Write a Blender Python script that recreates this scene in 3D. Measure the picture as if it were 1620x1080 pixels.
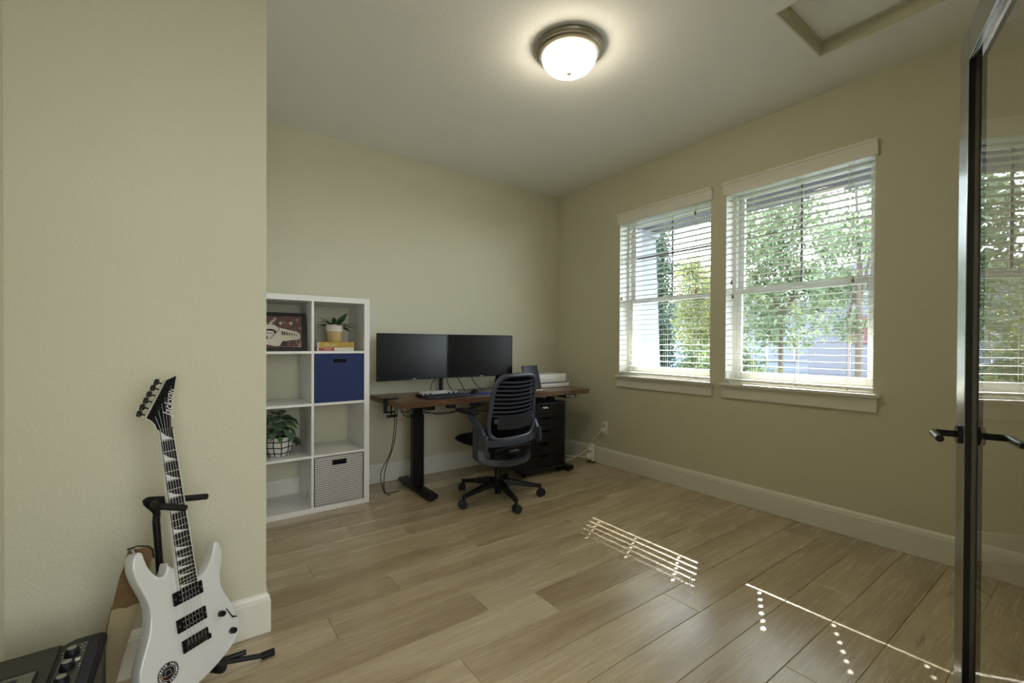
import bpy, bmesh, math, random
from mathutils import Vector, Matrix, Euler
random.seed(7)
R = math.radians
sc = bpy.context.scene
for o in list(bpy.data.objects): bpy.data.objects.remove(o)
COL = sc.collection

# ---------------------------------------------------------------- camera, sky, sun, lights, exposure
def basis(yaw, pitch, roll):
    F = Vector((math.sin(yaw)*math.cos(pitch), math.cos(yaw)*math.cos(pitch), math.sin(pitch)))
    Rt = Vector((math.cos(yaw), -math.sin(yaw), 0)); U = Rt.cross(F)
    R2 = Rt*math.cos(roll)+U*math.sin(roll); U2 = -Rt*math.sin(roll)+U*math.cos(roll)
    return R2, U2, F
cd = bpy.data.cameras.new('camera'); cam = bpy.data.objects.new('camera', cd); COL.objects.link(cam)
r_, u_, f_ = basis(.6294, -.0068, .0046)
m = Matrix.Identity(4)
for i in range(3): m[i][0], m[i][1], m[i][2] = r_[i], u_[i], -f_[i]
m.translation = (-3.2315, -3.6125, 1.1501)
cam.matrix_world = m
cd.sensor_width = 36; cd.lens = 705.23/1620*36; cd.shift_y = 8.52/1620
cd.clip_start = .02; cd.clip_end = 200
sc.camera = cam

sc.view_settings.view_transform = 'Standard'; sc.view_settings.look = 'None'
sc.view_settings.gamma = 1; sc.view_settings.use_curve_mapping = False
sc.view_settings.exposure = 1.5
try:
    sc.cycles.max_bounces = 10; sc.cycles.diffuse_bounces = 5; sc.cycles.transparent_max_bounces = 24
    sc.cycles.caustics_reflective = False; sc.cycles.caustics_refractive = False
    sc.cycles.sample_clamp_indirect = 6
except Exception: pass

w = bpy.data.worlds.new('sky'); sc.world = w; w.use_nodes = True
nt = w.node_tree; nt.nodes.clear()
wo = nt.nodes.new('ShaderNodeOutputWorld'); bg = nt.nodes.new('ShaderNodeBackground')
tc = nt.nodes.new('ShaderNodeTexCoord'); sx = nt.nodes.new('ShaderNodeSeparateXYZ'); rp = nt.nodes.new('ShaderNodeValToRGB')
nt.links.new(tc.outputs['Generated'], sx.inputs[0]); nt.links.new(sx.outputs['Z'], rp.inputs[0])
rp.color_ramp.elements[0].position = 0; rp.color_ramp.elements[0].color = (.84, .91, 1, 1)
rp.color_ramp.elements[1].position = 1; rp.color_ramp.elements[1].color = (.55, .72, 1, 1)
nt.links.new(rp.outputs[0], bg.inputs['Color']); bg.inputs['Strength'].default_value = 4.6
nt.links.new(bg.outputs[0], wo.inputs[0])

def lamp(name, kind, loc, energy, color=(1, 1, 1), **k):
    l = bpy.data.lights.new(name, kind); l.energy = energy; l.color = color
    for a, b in k.items(): setattr(l, a, b)
    o = bpy.data.objects.new(name, l); COL.objects.link(o); o.location = loc
    return o
sun = lamp('sun', 'SUN', (5, 3, 6), 9.0, (1, .95, .86), angle=R(.4))
sun.rotation_euler = Vector((-1.17, -.61, -1)).to_track_quat('-Z', 'Y').to_euler()
# added fill lamp in the unseen hallway, brightens the room through the doorway
hall = lamp('hall_fill', 'AREA', (-2.75, -5.52, 1.45), 22, (.96, .98, 1), shape='RECTANGLE', size=2.2, size_y=1.9)
hall.rotation_euler = (R(90), 0, 0)

# ---------------------------------------------------------------- helpers
def lin(h):
    if isinstance(h, str):
        c = [int(h[i:i+2], 16)/255 for i in (0, 2, 4)]
        return tuple(x/12.92 if x < .04045 else ((x+.055)/1.055)**2.4 for x in c)
    return h
MATS = {}
def mat(name, col, rough=.5, metal=0, bump=None, spot=None, spec=None, coat=0, emit=0, sheen=0):
    """bump=(scale, strength[, detail]); spot=(scale, colour, amount) mottles the colour"""
    if name in MATS: return MATS[name]
    m = bpy.data.materials.new(name); m.use_nodes = True; n = m.node_tree; b = n.nodes['Principled BSDF']
    col = lin(col); b.inputs['Base Color'].default_value = (*col, 1)
    b.inputs['Roughness'].default_value = rough; b.inputs['Metallic'].default_value = metal
    if spec is None and max(col) < .035 and not metal: spec = .18
    if spec is not None: b.inputs['Specular IOR Level'].default_value = spec
    if coat: b.inputs['Coat Weight'].default_value = coat; b.inputs['Coat Roughness'].default_value = .08
    if sheen: b.inputs['Sheen Weight'].default_value = sheen
    if emit: b.inputs['Emission Color'].default_value = (*col, 1); b.inputs['Emission Strength'].default_value = emit
    t = n.nodes.new('ShaderNodeTexCoord')
    if spot:
        ns = n.nodes.new('ShaderNodeTexNoise'); ns.inputs['Scale'].default_value = spot[0]; ns.inputs['Detail'].default_value = 4
        mx = n.nodes.new('ShaderNodeMix'); mx.data_type = 'RGBA'
        mx.inputs['A'].default_value = (*col, 1); mx.inputs['B'].default_value = (*lin(spot[1]), 1)
        mr = n.nodes.new('ShaderNodeMapRange'); mr.inputs['From Min'].default_value = .4; mr.inputs['From Max'].default_value = .65
        mr.inputs['To Max'].default_value = spot[2]
        n.links.new(t.outputs['Object'], ns.inputs['Vector']); n.links.new(ns.outputs['Fac'], mr.inputs['Value'])
        n.links.new(mr.outputs[0], mx.inputs['Factor']); n.links.new(mx.outputs['Result'], b.inputs['Base Color'])
    if bump:
        ns = n.nodes.new('ShaderNodeTexNoise'); ns.inputs['Scale'].default_value = bump[0]
        ns.inputs['Detail'].default_value = bump[2] if len(bump) > 2 else 2
        bp = n.nodes.new('ShaderNodeBump'); bp.inputs['Strength'].default_value = bump[1]; bp.inputs['Distance'].default_value = .002
        n.links.new(t.outputs['Object'], ns.inputs['Vector']); n.links.new(ns.outputs['Fac'], bp.inputs['Height'])
        n.links.new(bp.outputs[0], b.inputs['Normal'])
    MATS[name] = m
    return m

class B:
    def __init__(s): s.bm = bmesh.new()
    def _merge(s, t, M=None):
        if M is not None: bmesh.ops.transform(t, matrix=M, verts=t.verts)
        me = bpy.data.meshes.new('t'); t.to_mesh(me); t.free(); s.bm.from_mesh(me); bpy.data.meshes.remove(me)
    def box(s, c, d, bev=0, rot=None, seg=1):
        t = bmesh.new(); bmesh.ops.create_cube(t, size=1)
        bmesh.ops.scale(t, vec=d, verts=t.verts)
        if bev: bmesh.ops.bevel(t, geom=t.edges[:], offset=bev, segments=seg, affect='EDGES', profile=.5)
        M = Matrix.Translation(c)
        if rot is not None: M = M @ (rot if isinstance(rot, Matrix) else Euler(rot).to_matrix().to_4x4())
        s._merge(t, M); return s
    def lo(s, x0, x1, y0, y1, z0, z1, bev=0, seg=1):
        return s.box(((x0+x1)/2, (y0+y1)/2, (z0+z1)/2), (abs(x1-x0), abs(y1-y0), abs(z1-z0)), bev, seg=seg)
    def lathe(s, prof, c=(0, 0, 0), seg=24, M=None, closed=False):
        t = bmesh.new(); rings = []
        for r, z in prof:
            if r < 1e-6: rings.append([t.verts.new((0, 0, z))])
            else: rings.append([t.verts.new((r*math.cos(2*math.pi*k/seg), r*math.sin(2*math.pi*k/seg), z)) for k in range(seg)])
        pr = list(zip(rings, rings[1:])) + ([(rings[-1], rings[0])] if closed else [])
        for a, b in pr:
            for k in range(seg):
                k2 = (k+1) % seg
                if len(a) == 1 and len(b) == 1: continue
                if len(a) == 1: t.faces.new((a[0], b[k2], b[k]))
                elif len(b) == 1: t.faces.new((a[k], a[k2], b[0]))
                else: t.faces.new((a[k], a[k2], b[k2], b[k]))
        bmesh.ops.recalc_face_normals(t, faces=t.faces)
        s._merge(t, Matrix.Translation(c) @ (M or Matrix.Identity(4))); return s
    def cyl(s, p0, p1, r0, r1=None, seg=16):
        p0, p1 = Vector(p0), Vector(p1); d = p1-p0; r1 = r0 if r1 is None else r1
        q = d.to_track_quat('Z', 'Y').to_matrix().to_4x4()
        return s.lathe([(0, 0), (r0, 0), (r1, d.length), (0, d.length)], p0, seg, q)
    def sweep(s, pts, prof, closed=False, up=Vector((0, 0, 1)), scales=None, ups=None):
        """prof: 2-D loop; x along side, y along up"""
        t = bmesh.new(); pts = [Vector(p) for p in pts]; n = len(pts); rings = []
        for i, p in enumerate(pts):
            a = pts[(i-1) % n] if (i or closed) else p; b = pts[(i+1) % n] if (i < n-1 or closed) else p
            d = (b-a).normalized(); uu = Vector(ups[i]) if ups else up
            side = d.cross(uu)
            if side.length < 1e-4: side = d.cross(Vector((0, 1, 0)))
            side.normalize(); u = side.cross(d).normalized(); k = scales[i] if scales else 1
            kx, ky = k if isinstance(k, tuple) else (k, k)
            rings.append([t.verts.new(p+side*x*kx+u*y*ky) for x, y in prof])
        m = len(prof)
        for i in range(n if closed else n-1):
            A, C = rings[i], rings[(i+1) % n]
            for k in range(m): t.faces.new((A[k], A[(k+1) % m], C[(k+1) % m], C[k]))
        if not closed: t.faces.new(rings[0][::-1]); t.faces.new(rings[-1])
        bmesh.ops.recalc_face_normals(t, faces=t.faces)
        s._merge(t); return s
    def tube(s, pts, r, seg=8, closed=False, smooth=0, **k):
        if smooth: pts = spline(pts, smooth, closed)
        return s.sweep(pts, [(r*math.cos(2*math.pi*i/seg), r*math.sin(2*math.pi*i/seg)) for i in range(seg)], closed, **k)
    def prism(s, poly, z0, z1, M=None, bev=0, seg=2):
        t = bmesh.new(); lo = [t.verts.new((x, y, z0)) for x, y in poly]; hi = [t.verts.new((x, y, z1)) for x, y in poly]
        fb = t.faces.new(lo[::-1]); ft = t.faces.new(hi); n = len(poly)
        for i in range(n): t.faces.new((lo[i], lo[(i+1) % n], hi[(i+1) % n], hi[i]))
        bmesh.ops.recalc_face_normals(t, faces=t.faces)
        if bev: bmesh.ops.bevel(t, geom=list(set(ft.edges[:]+fb.edges[:])), offset=bev, segments=seg, affect='EDGES', profile=.5)
        s._merge(t, M); return s
    def raw(s, vs, fs):
        t = bmesh.new(); v = [t.verts.new(p) for p in vs]
        for f in fs: t.faces.new([v[i] for i in f])
        s._merge(t); return s
    def mesh(s, name, m, smooth=True, ang=38):
        me = bpy.data.meshes.new(name); s.bm.to_mesh(me); s.bm.free()
        if smooth and len(me.polygons):
            me.polygons.foreach_set('use_smooth', [True]*len(me.polygons)); me.set_sharp_from_angle(angle=R(ang))
        me.materials.append(m); return me
    def obj(s, name, m, parent=None, smooth=True, loc=None, **k):
        o = bpy.data.objects.new(name, s.mesh(name, m, smooth)); COL.objects.link(o)
        if parent: o.parent = parent
        if loc: o.location = loc
        for a, b in k.items(): o[a] = b
        return o

def spline(pts, n, closed=False):
    P = [Vector(p) for p in pts]; out = []; N = len(P)
    for i in range(N if closed else N-1):
        p1, p2 = P[i], P[(i+1) % N]
        p0 = P[i-1] if (i or closed) else p1; p3 = P[(i+2) % N] if (i+2 < N or closed) else p2
        for k in range(n):
            t = k/n
            out.append(.5*((2*p1)+(p2-p0)*t+(2*p0-5*p1+4*p2-p3)*t*t+(-p0+3*p1-3*p2+p3)*t**3))
    if not closed: out.append(P[-1])
    return out

def thing(name, label, cat, loc=(0, 0, 0), rotz=0, group=None, rot=None):
    o = bpy.data.objects.new(name, None); COL.objects.link(o); o.location = loc
    o.rotation_euler = rot if rot else (0, 0, rotz)
    o['label'] = label; o['category'] = cat
    if group: o['group'] = group
    return o
def tag(o, label, cat, group=None):
    o['label'] = label; o['category'] = cat
    if group: o['group'] = group
    return o
def struct(o): o['kind'] = 'structure'; return o
def senv(name, loc=(0, 0, 0), rotz=0):
    o = bpy.data.objects.new(name, None); COL.objects.link(o); o.location = loc; o.rotation_euler = (0, 0, rotz); o['kind'] = 'structure'; return o
def inst(name, me, parent, loc=(0, 0, 0), rot=(0, 0, 0), scale=(1, 1, 1), M=None):
    o = bpy.data.objects.new(name, me); COL.objects.link(o); o.parent = parent
    if M is not None: o.matrix_local = M
    else: o.location = loc; o.rotation_euler = rot; o.scale = scale
    return o
def text(name, body, size, m, parent, M, ext=.0004, shear=0, align='CENTER', sx=1):
    c = bpy.data.curves.new(name, 'FONT'); c.body = body; c.size = size; c.extrude = ext; c.shear = shear
    c.align_x = align; c.align_y = 'CENTER'; c.materials.append(m)
    o = bpy.data.objects.new(name, c); COL.objects.link(o)
    me = bpy.data.meshes.new_from_object(o.evaluated_get(bpy.context.evaluated_depsgraph_get())); bpy.data.objects.remove(o)
    o = bpy.data.objects.new(name, me); COL.objects.link(o); o.parent = parent
    o.matrix_local = M @ Matrix.Diagonal((sx, 1, 1, 1)); return o

# ---------------------------------------------------------------- materials
WALL = mat('wall_paint', (.60, .585, .455), .75, bump=(95, .75))
CEIL = mat('ceiling_paint', (.83, .84, .83), .85, bump=(95, .7, 3))
TRIM = mat('trim_white', (.74, .73, .66), .35)
VINYL = mat('vinyl_white', (.78, .77, .74), .35)
BLIND = mat('blind_white', (.80, .79, .73), .4)
WHITE = mat('shelf_white', (.80, .80, .79), .4)
BLK = mat('black_plastic', (.007, .007, .009), .45, spec=.3)
BLKM = mat('black_metal', (.006, .006, .007), .4, 0, bump=(400, .1), spec=.3)
SILV = mat('silver', (.42, .42, .42), .35, 1)

def floor_mat():
    m = bpy.data.materials.new('oak_plank'); m.use_nodes = True; n = m.node_tree; N = n.nodes; L = n.links
    b = N['Principled BSDF']; t = N.new('ShaderNodeTexCoord'); oi = N.new('ShaderNodeObjectInfo')
    ad = N.new('ShaderNodeVectorMath'); ad.operation = 'MULTIPLY_ADD'
    cmb = N.new('ShaderNodeCombineXYZ')
    for k in range(3): L.new(oi.outputs['Random'], cmb.inputs[k])
    L.new(cmb.outputs[0], ad.inputs[0]); ad.inputs[1].default_value = (37, 61, 13); L.new(t.outputs['Object'], ad.inputs[2])
    def noise(sc_, scale, det, rough=.6, dist=0):
        mp = N.new('ShaderNodeMapping'); mp.inputs['Scale'].default_value = sc_; L.new(ad.outputs[0], mp.inputs[0])
        x = N.new('ShaderNodeTexNoise'); x.inputs['Scale'].default_value = scale; x.inputs['Detail'].default_value = det
        x.inputs['Roughness'].default_value = rough; x.inputs['Distortion'].default_value = dist; L.new(mp.outputs[0], x.inputs['Vector']); return x.outputs['Fac']
    def ramp(f, els):
        r = N.new('ShaderNodeValToRGB'); L.new(f, r.inputs[0])
        e = r.color_ramp.elements; e[0].position, e[0].color = els[0][0], (*els[0][1], 1); e[1].position, e[1].color = els[-1][0], (*els[-1][1], 1)
        for p, c in els[1:-1]: q = e.new(p); q.color = (*c, 1)
        return r.outputs[0]
    def mix(a, bb, f, mode='MULTIPLY'):
        x = N.new('ShaderNodeMix'); x.data_type = 'RGBA'; x.blend_type = mode
        if isinstance(f, float): x.inputs['Factor'].default_value = f
        else: L.new(f, x.inputs['Factor'])
        L.new(a, x.inputs['A'])
        if isinstance(bb, tuple): x.inputs['B'].default_value = (*bb, 1)
        else: L.new(bb, x.inputs['B'])
        return x.outputs['Result']
    base = ramp(noise((.8, 5, 1), 1.1, 3, .5, .5), [(.3, (.37, .285, .175)), (.5, (.50, .41, .27)), (.7, (.59, .50, .355))])
    fine = ramp(noise((3, 60, 1), 1.6, 5, .7, .3), [(.35, (.72, .68, .62)), (.6, (1.05, 1.05, 1.05))])
    c = mix(base, fine, .55)
    streak = ramp(noise((1.4, 22, 1), 1.3, 6, .75, 1.2), [(.30, (.42, .32, .22)), (.40, (1, 1, 1))])
    c = mix(c, streak, .8)
    knot = ramp(noise((2.2, 7, 1), 1.0, 6, .8, 2.0), [(.235, (.16, .11, .07)), (.30, (1, 1, 1))])
    c = mix(c, knot, .9)
    tone = ramp(oi.outputs['Random'], [(0, (.84, .81, .77)), (.5, (.98, .97, .95)), (1, (1.07, 1.07, 1.07))])
    c = mix(c, tone, .8)
    L.new(c, b.inputs['Base Color'])
    mr = N.new('ShaderNodeMapRange'); L.new(noise((2, 50, 1), 1.5, 3), mr.inputs['Value']); mr.inputs['To Min'].default_value = .25; mr.inputs['To Max'].default_value = .29
    L.new(mr.outputs[0], b.inputs['Roughness']); b.inputs['Specular IOR Level'].default_value = .75; b.inputs['Coat Weight'].default_value = .4; b.inputs['Coat Roughness'].default_value = .22
    bp = N.new('ShaderNodeBump'); bp.inputs['Strength'].default_value = .12; bp.inputs['Distance'].default_value = .001
    L.new(noise((2, 55, 1), 2.2, 4, .7), bp.inputs['Height']); L.new(bp.outputs[0], b.inputs['Normal'])
    return m
OAK = floor_mat()

def wood_mat(name, c0, c1, c2, rough=.35, stretch=(1.5, 14, 14)):
    m = bpy.data.materials.new(name); m.use_nodes = True; n = m.node_tree; N = n.nodes; L = n.links; b = N['Principled BSDF']
    t = N.new('ShaderNodeTexCoord'); mp = N.new('ShaderNodeMapping'); mp.inputs['Scale'].default_value = stretch
    L.new(t.outputs['Object'], mp.inputs[0]); x = N.new('ShaderNodeTexNoise'); x.inputs['Scale'].default_value = 1.6; x.inputs['Detail'].default_value = 7; x.inputs['Distortion'].default_value = .7
    L.new(mp.outputs[0], x.inputs['Vector']); r = N.new('ShaderNodeValToRGB'); L.new(x.outputs['Fac'], r.inputs[0])
    e = r.color_ramp.elements; e[0].position = .3; e[0].color = (*c0, 1); e[1].position = .72; e[1].color = (*c2, 1); q = e.new(.5); q.color = (*c1, 1)
    L.new(r.outputs[0], b.inputs['Base Color']); b.inputs['Roughness'].default_value = rough; return m

def glass_mat(name, ior, tint=(1, 1, 1), smudge=0):
    m = bpy.data.materials.new(name); m.use_nodes = True; n = m.node_tree; N = n.nodes; L = n.links; N.clear()
    out = N.new('ShaderNodeOutputMaterial'); tr = N.new('ShaderNodeBsdfTransparent'); tr.inputs[0].default_value = (*tint, 1)
    gl = N.new('ShaderNodeBsdfGlossy'); gl.inputs['Roughness'].default_value = 0.0
    fr = N.new('ShaderNodeFresnel'); fr.inputs['IOR'].default_value = ior
    ge = N.new('ShaderNodeNewGeometry'); mt = N.new('ShaderNodeMath'); mt.operation = 'SUBTRACT'; mt.inputs[0].default_value = 1
    L.new(ge.outputs['Backfacing'], mt.inputs[1]); mu = N.new('ShaderNodeMath'); mu.operation = 'MULTIPLY'
    L.new(fr.outputs[0], mu.inputs[0]); L.new(mt.outputs[0], mu.inputs[1])
    mx = N.new('ShaderNodeMixShader'); L.new(mu.outputs[0], mx.inputs[0]); L.new(tr.outputs[0], mx.inputs[1]); L.new(gl.outputs[0], mx.inputs[2])
    L.new(mx.outputs[0], out.inputs[0]); return m
PANE = glass_mat('window_glass', 1.45, (.97, .99, .98)); DGLASS = glass_mat('door_glass', 1.95, (.98, .98, .97))

def leaf_mat(name, col, col2, trans=.45, rough=.45):
    m = bpy.data.materials.new(name); m.use_nodes = True; n = m.node_tree; N = n.nodes; L = n.links; b = N['Principled BSDF']
    g = N.new('ShaderNodeNewGeometry'); mx = N.new('ShaderNodeMix'); mx.data_type = 'RGBA'
    mx.inputs['A'].default_value = (*col, 1); mx.inputs['B'].default_value = (*col2, 1); L.new(g.outputs['Random Per Island'], mx.inputs['Factor'])
    L.new(mx.outputs['Result'], b.inputs['Base Color']); b.inputs['Roughness'].default_value = rough
    tl = N.new('ShaderNodeBsdfTranslucent'); L.new(mx.outputs['Result'], tl.inputs[0]); ms = N.new('ShaderNodeMixShader'); ms.inputs[0].default_value = trans
    L.new(b.outputs[0], ms.inputs[1]); L.new(tl.outputs[0], ms.inputs[2]); L.new(ms.outputs[0], N['Material Output'].inputs[0]); return m

# ---------------------------------------------------------------- room shell
H = 2.73; XL = -3.683; YF = -3.56; XS = -2.978; YS = -1.607; YH = -5.6; XH0, XH1 = -4.2, -1.3
W1 = (-1.75, -.86); W2 = (-2.755, -1.865); ZS, ZT = .865, 2.305   # window openings
floor = struct(B().lo(XH0, .16, YH, .12, -.06, -.0135).obj('floor', mat('underlay', (.03, .024, .018), .9)))
# planks, rows along x, seams and end joints where the photograph shows them
joints = {0: -2.43, 1: -2.15, 2: -2.729, 3: -1.897, 4: -2.425, 5: -2.756, 6: -2.178, 7: -1.931, 8: -2.425, 9: -1.45, 10: -1.014,
          11: -.772, 12: -.279, 13: -1.216, -1: -2.82, -2: -2.187, -3: -2.52, -4: -1.78, -5: -2.3, 14: -2.1, 15: -1.7, 16: -.9, 17: -1.3}
def plank_mesh(x0, x1, y0, y1):
    g = .0007; c = .0012
    t = B(); X0, X1, Y0, Y1 = x0+g, x1-g, y0+g, y1-g; cx, cy = (x0+x1)/2, (y0+y1)/2
    vs = [(X0-cx, Y0-cy, -.012), (X1-cx, Y0-cy, -.012), (X1-cx, Y1-cy, -.012), (X0-cx, Y1-cy, -.012)]
    vs += [(a, b, -c) for a, b, _ in vs] + [(a+(c if a < 0 else -c), b+(c if b < 0 else -c), 0) for a, b, _ in vs]
    fs = [(3, 2, 1, 0), (8, 9, 10, 11)]
    for k in range(4):
        j = (k+1) % 4; fs += [(k, j, j+4, k+4), (k+4, j+4, j+8, k+8)]
    t.raw(vs, fs); return t, (cx, cy)
for k in range(-5, 27):
    ya = -.756-.179*k; yb = ya-.179
    y1, y0 = min(ya, 0.0), max(yb, YH)
    if y1-y0 < .02: continue
    j = joints.get(k, -2+(k*.731) % 1.2)
    xa = XS if y0 > YS else (XL if y1 > YF-.02 else XH0)
    xb = 0.0 if y1 > YF-.02 else XH1
    cuts = [j+1.219*q for q in range(-4, 5)]
    cuts = [xa]+[c for c in cuts if xa+.03 < c < xb-.03]+[xb]
    for a, b in zip(cuts, cuts[1:]):
        t, (cx, cy) = plank_mesh(a, b, y0, y1); t.obj('plank', OAK, floor, smooth=False, loc=(cx, cy, 0))

# ceiling with the attic hatch recess
HX0, HX1, HY0, HY1 = -.965, -.425, -3.40, -2.617
ceil = B(); zt = H+.14
ceil.lo(XL-.1, HX0, YF, .1, H, zt).lo(HX1, .15, YF, .1, H, zt).lo(HX0, HX1, HY1, .1, H, zt).lo(HX0, HX1, YF, HY0, H, zt)
ceil = struct(ceil.obj('ceiling', CEIL, smooth=False))
fr = B()
for (a, b, c, d) in [(HX0, HX0+.008, HY0, HY1), (HX1-.008, HX1, HY0, HY1), (HX0, HX1, HY0, HY0+.008), (HX0, HX1, HY1-.008, HY1)]: fr.lo(a, b, c, d, H+.001, H+.1)
for (a, b, c, d) in [(HX0, HX0+.02, HY0, HY1), (HX1-.02, HX1, HY0, HY1), (HX0, HX1, HY0, HY0+.02), (HX0, HX1, HY1-.02, HY1)]: fr.lo(a, b, c, d, H+.062, H+.072)
fr.obj('hatch_frame', WALL, ceil, smooth=False)
B().lo(HX0+.01, HX1-.01, HY0+.01, HY1-.01, H+.073, H+.09, .002).obj('hatch_panel', CEIL, ceil, smooth=False)

# walls
struct(B().lo(XS-.75, .15, 0, .15, -.06, H+.14).obj('wall_back', WALL, smooth=False))
wr = B()
ys = [.0, W1[1], W1[0], W2[1], W2[0], YF-.12]
for a, b in ((ys[0], ys[1]), (ys[2], ys[3]), (ys[4], ys[5])): wr.lo(0, .2, b, a, -.06, H+.14)
for W in (W1, W2): wr.lo(0, .2, W[0], W[1], -.06, ZS-.018).lo(0, .2, W[0], W[1], ZT, H+.14)
struct(wr.obj('wall_right', WALL, smooth=False))
struct(B().lo(XL-.1, XS, YS, 0, -.012, H).obj('wall_closet', WALL, smooth=False))
struct(B().lo(XL-.1, XL, YF, YS, -.012, H).obj('wall_left', WALL, smooth=False))
DX0, DX1, DZ = -3.62, -2.14, 2.07
struct(B().lo(XL-.1, DX0, YF-.12, YF, -.012, H+.14).lo(DX1, 0, YF-.12, YF, -.012, H+.14).lo(DX0, DX1, YF-.12, YF, DZ, H+.14).obj('wall_front', WALL, smooth=False))
# hallway shell beyond the doorway
struct(B().lo(XH0-.1, XH0, YH, YF-.12, -.012, 2.6).lo(XH1, XH1+.1, YH, YF-.12, -.012, 2.6).lo(XH0-.1, XH1+.1, YH-.1, YH, -.012, 2.6)
       .lo(XH0-.1, XL-.1, YF-.12, YF-.02, -.012, 2.6).obj('wall_hall', WALL, smooth=False))
struct(B().lo(XH0-.1, XH1+.1, YH-.1, YF-.12, 2.6, 2.7).obj('ceiling_hall', CEIL, smooth=False))
tr = B()
tr.lo(DX0-.055, DX0+.012, YF+.0, YF+.015, 0, DZ+.05).lo(DX1-.012, DX1+.07, YF, YF+.015, 0, DZ+.06).lo(DX0-.055, DX1+.07, YF, YF+.015, DZ-.012, DZ+.06)
tr.lo(DX0, DX0+.015, YF-.12, YF, 0, DZ).lo(DX1-.015, DX1, YF-.12, YF, 0, DZ).lo(DX0, DX1, YF-.12, YF, DZ-.015, DZ)
struct(tr.obj('trim_1', TRIM, smooth=False))

# baseboards: profile swept along wall (d = offset from wall, z)
BP = [(0, .0015), (.015, .0015), (.015, .128), (.012, .131), (.012, .142), (.006, .152), (0, .157)]
def baseboard(name, p0, p1, nrm, ext0=0, ext1=0):
    p0, p1, nrm = Vector(p0), Vector(p1), Vector(nrm); d = (p1-p0).normalized(); t = bmesh.new()
    def ring(p, e): return [t.verts.new((p.x+nrm.x*a+d.x*e*a, p.y+nrm.y*a+d.y*e*a, z)) for a, z in BP]
    A, C = ring(p0, -ext0), ring(p1, ext1); n = len(BP)
    for k in range(n): t.faces.new((A[k], A[(k+1) % n], C[(k+1) % n], C[k]))
    t.faces.new(A[::-1]); t.faces.new(C); bmesh.ops.recalc_face_normals(t, faces=t.faces)
    b = B(); b._merge(t); return struct(b.obj(name, TRIM))
baseboard('baseboard_back', (XS+.001, 0, 0), (0, 0, 0), (0, -1, 0), 0, -1)
baseboard('baseboard_right', (0, 0, 0), (0, YF, 0), (-1, 0, 0), -1, 0)
baseboard('baseboard_closet', (XL, YS, 0), (XS, YS, 0), (0, -1, 0), 0, 1)
baseboard('baseboard_closet_side', (XS, YS, 0), (XS, -.43, 0), (1, 0, 0), 1, 0)
baseboard('baseboard_left', (XL, YS, 0), (XL, YF+.02, 0), (1, 0, 0), -1, 0)
baseboard('baseboard_front', (DX1+.07, YF, 0), (-.016, YF, 0), (0, 1, 0), 0, 0)

# ---------------------------------------------------------------- windows
def window(idx, W):
    y0, y1 = W; root = senv('window_%d' % idx)
    # drywall return lining, kept white
    f = B(); a, b = .108, .2
    f.lo(0, a, y0, y0+.004, ZS, ZT).lo(0, a, y1-.004, y1, ZS, ZT).lo(0, a, y0, y1, ZT-.004, ZT)
    f.obj('window_lining', TRIM, root, smooth=False)
    f = B(); fw = .026
    f.lo(a, b, y0, y0+fw, ZS, ZT).lo(a, b, y1-fw, y1, ZS, ZT).lo(a, b, y0+fw, y1-fw, ZT-fw, ZT).lo(a, b, y0+fw, y1-fw, ZS-.018, ZS+.035)
    f.obj('window_frame', VINYL, root, smooth=False)
    ya, yb = y0+fw, y1-fw; zm = 1.547; sw = .036
    def sash(nm, x0, x1, z0, z1, rb, rt):
        s = B(); s.lo(x0, x1, ya, ya+sw, z0, z1, .003).lo(x0, x1, yb-sw, yb, z0, z1, .003)
        s.lo(x0, x1, ya+sw, yb-sw, z0, z0+rb, .003).lo(x0, x1, ya+sw, yb-sw, z1-rt, z1, .003)
        s = s.obj(nm, VINYL, root)
        B().lo((x0+x1)/2-.003, (x0+x1)/2+.003, ya+sw-.004, yb-sw+.004, z0+rb-.004, z1-rt+.004).obj('pane', PANE, s, smooth=False); return s
    lo = sash('lower_sash', .114, .142, ZS+.036, zm+.020, .045, .038)
    up = sash('upper_sash', .150, .178, zm-.016, ZT-fw, .036, .03)
    g = B(); yc = (ya+yb)/2
    g.lo(.161, .167, yc-.008, yc+.008, zm+.02, ZT-fw-.03).lo(.161, .167, ya+sw, yb-sw, 1.937, 1.953)
    g.obj('muntin', mat('muntin_grey', (.22, .22, .22), .4), up, smooth=False)
    B().lo(.102, .114, yc-.03, yc+.03, zm-.002, zm+.012, .003).obj('sash_lock', VINYL, lo)
    B().lo(-.042, .107, y0-.035, y1+.028, ZS-.018, ZS+.003, .004, 2).obj('window_sill', TRIM, root)
    B().lo(-.016, -.0005, y0-.02, y1+.018, ZS-.105, ZS-.019, .002).obj('apron', TRIM, root)
    return root
window(1, W1); window(2, W2)

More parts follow.
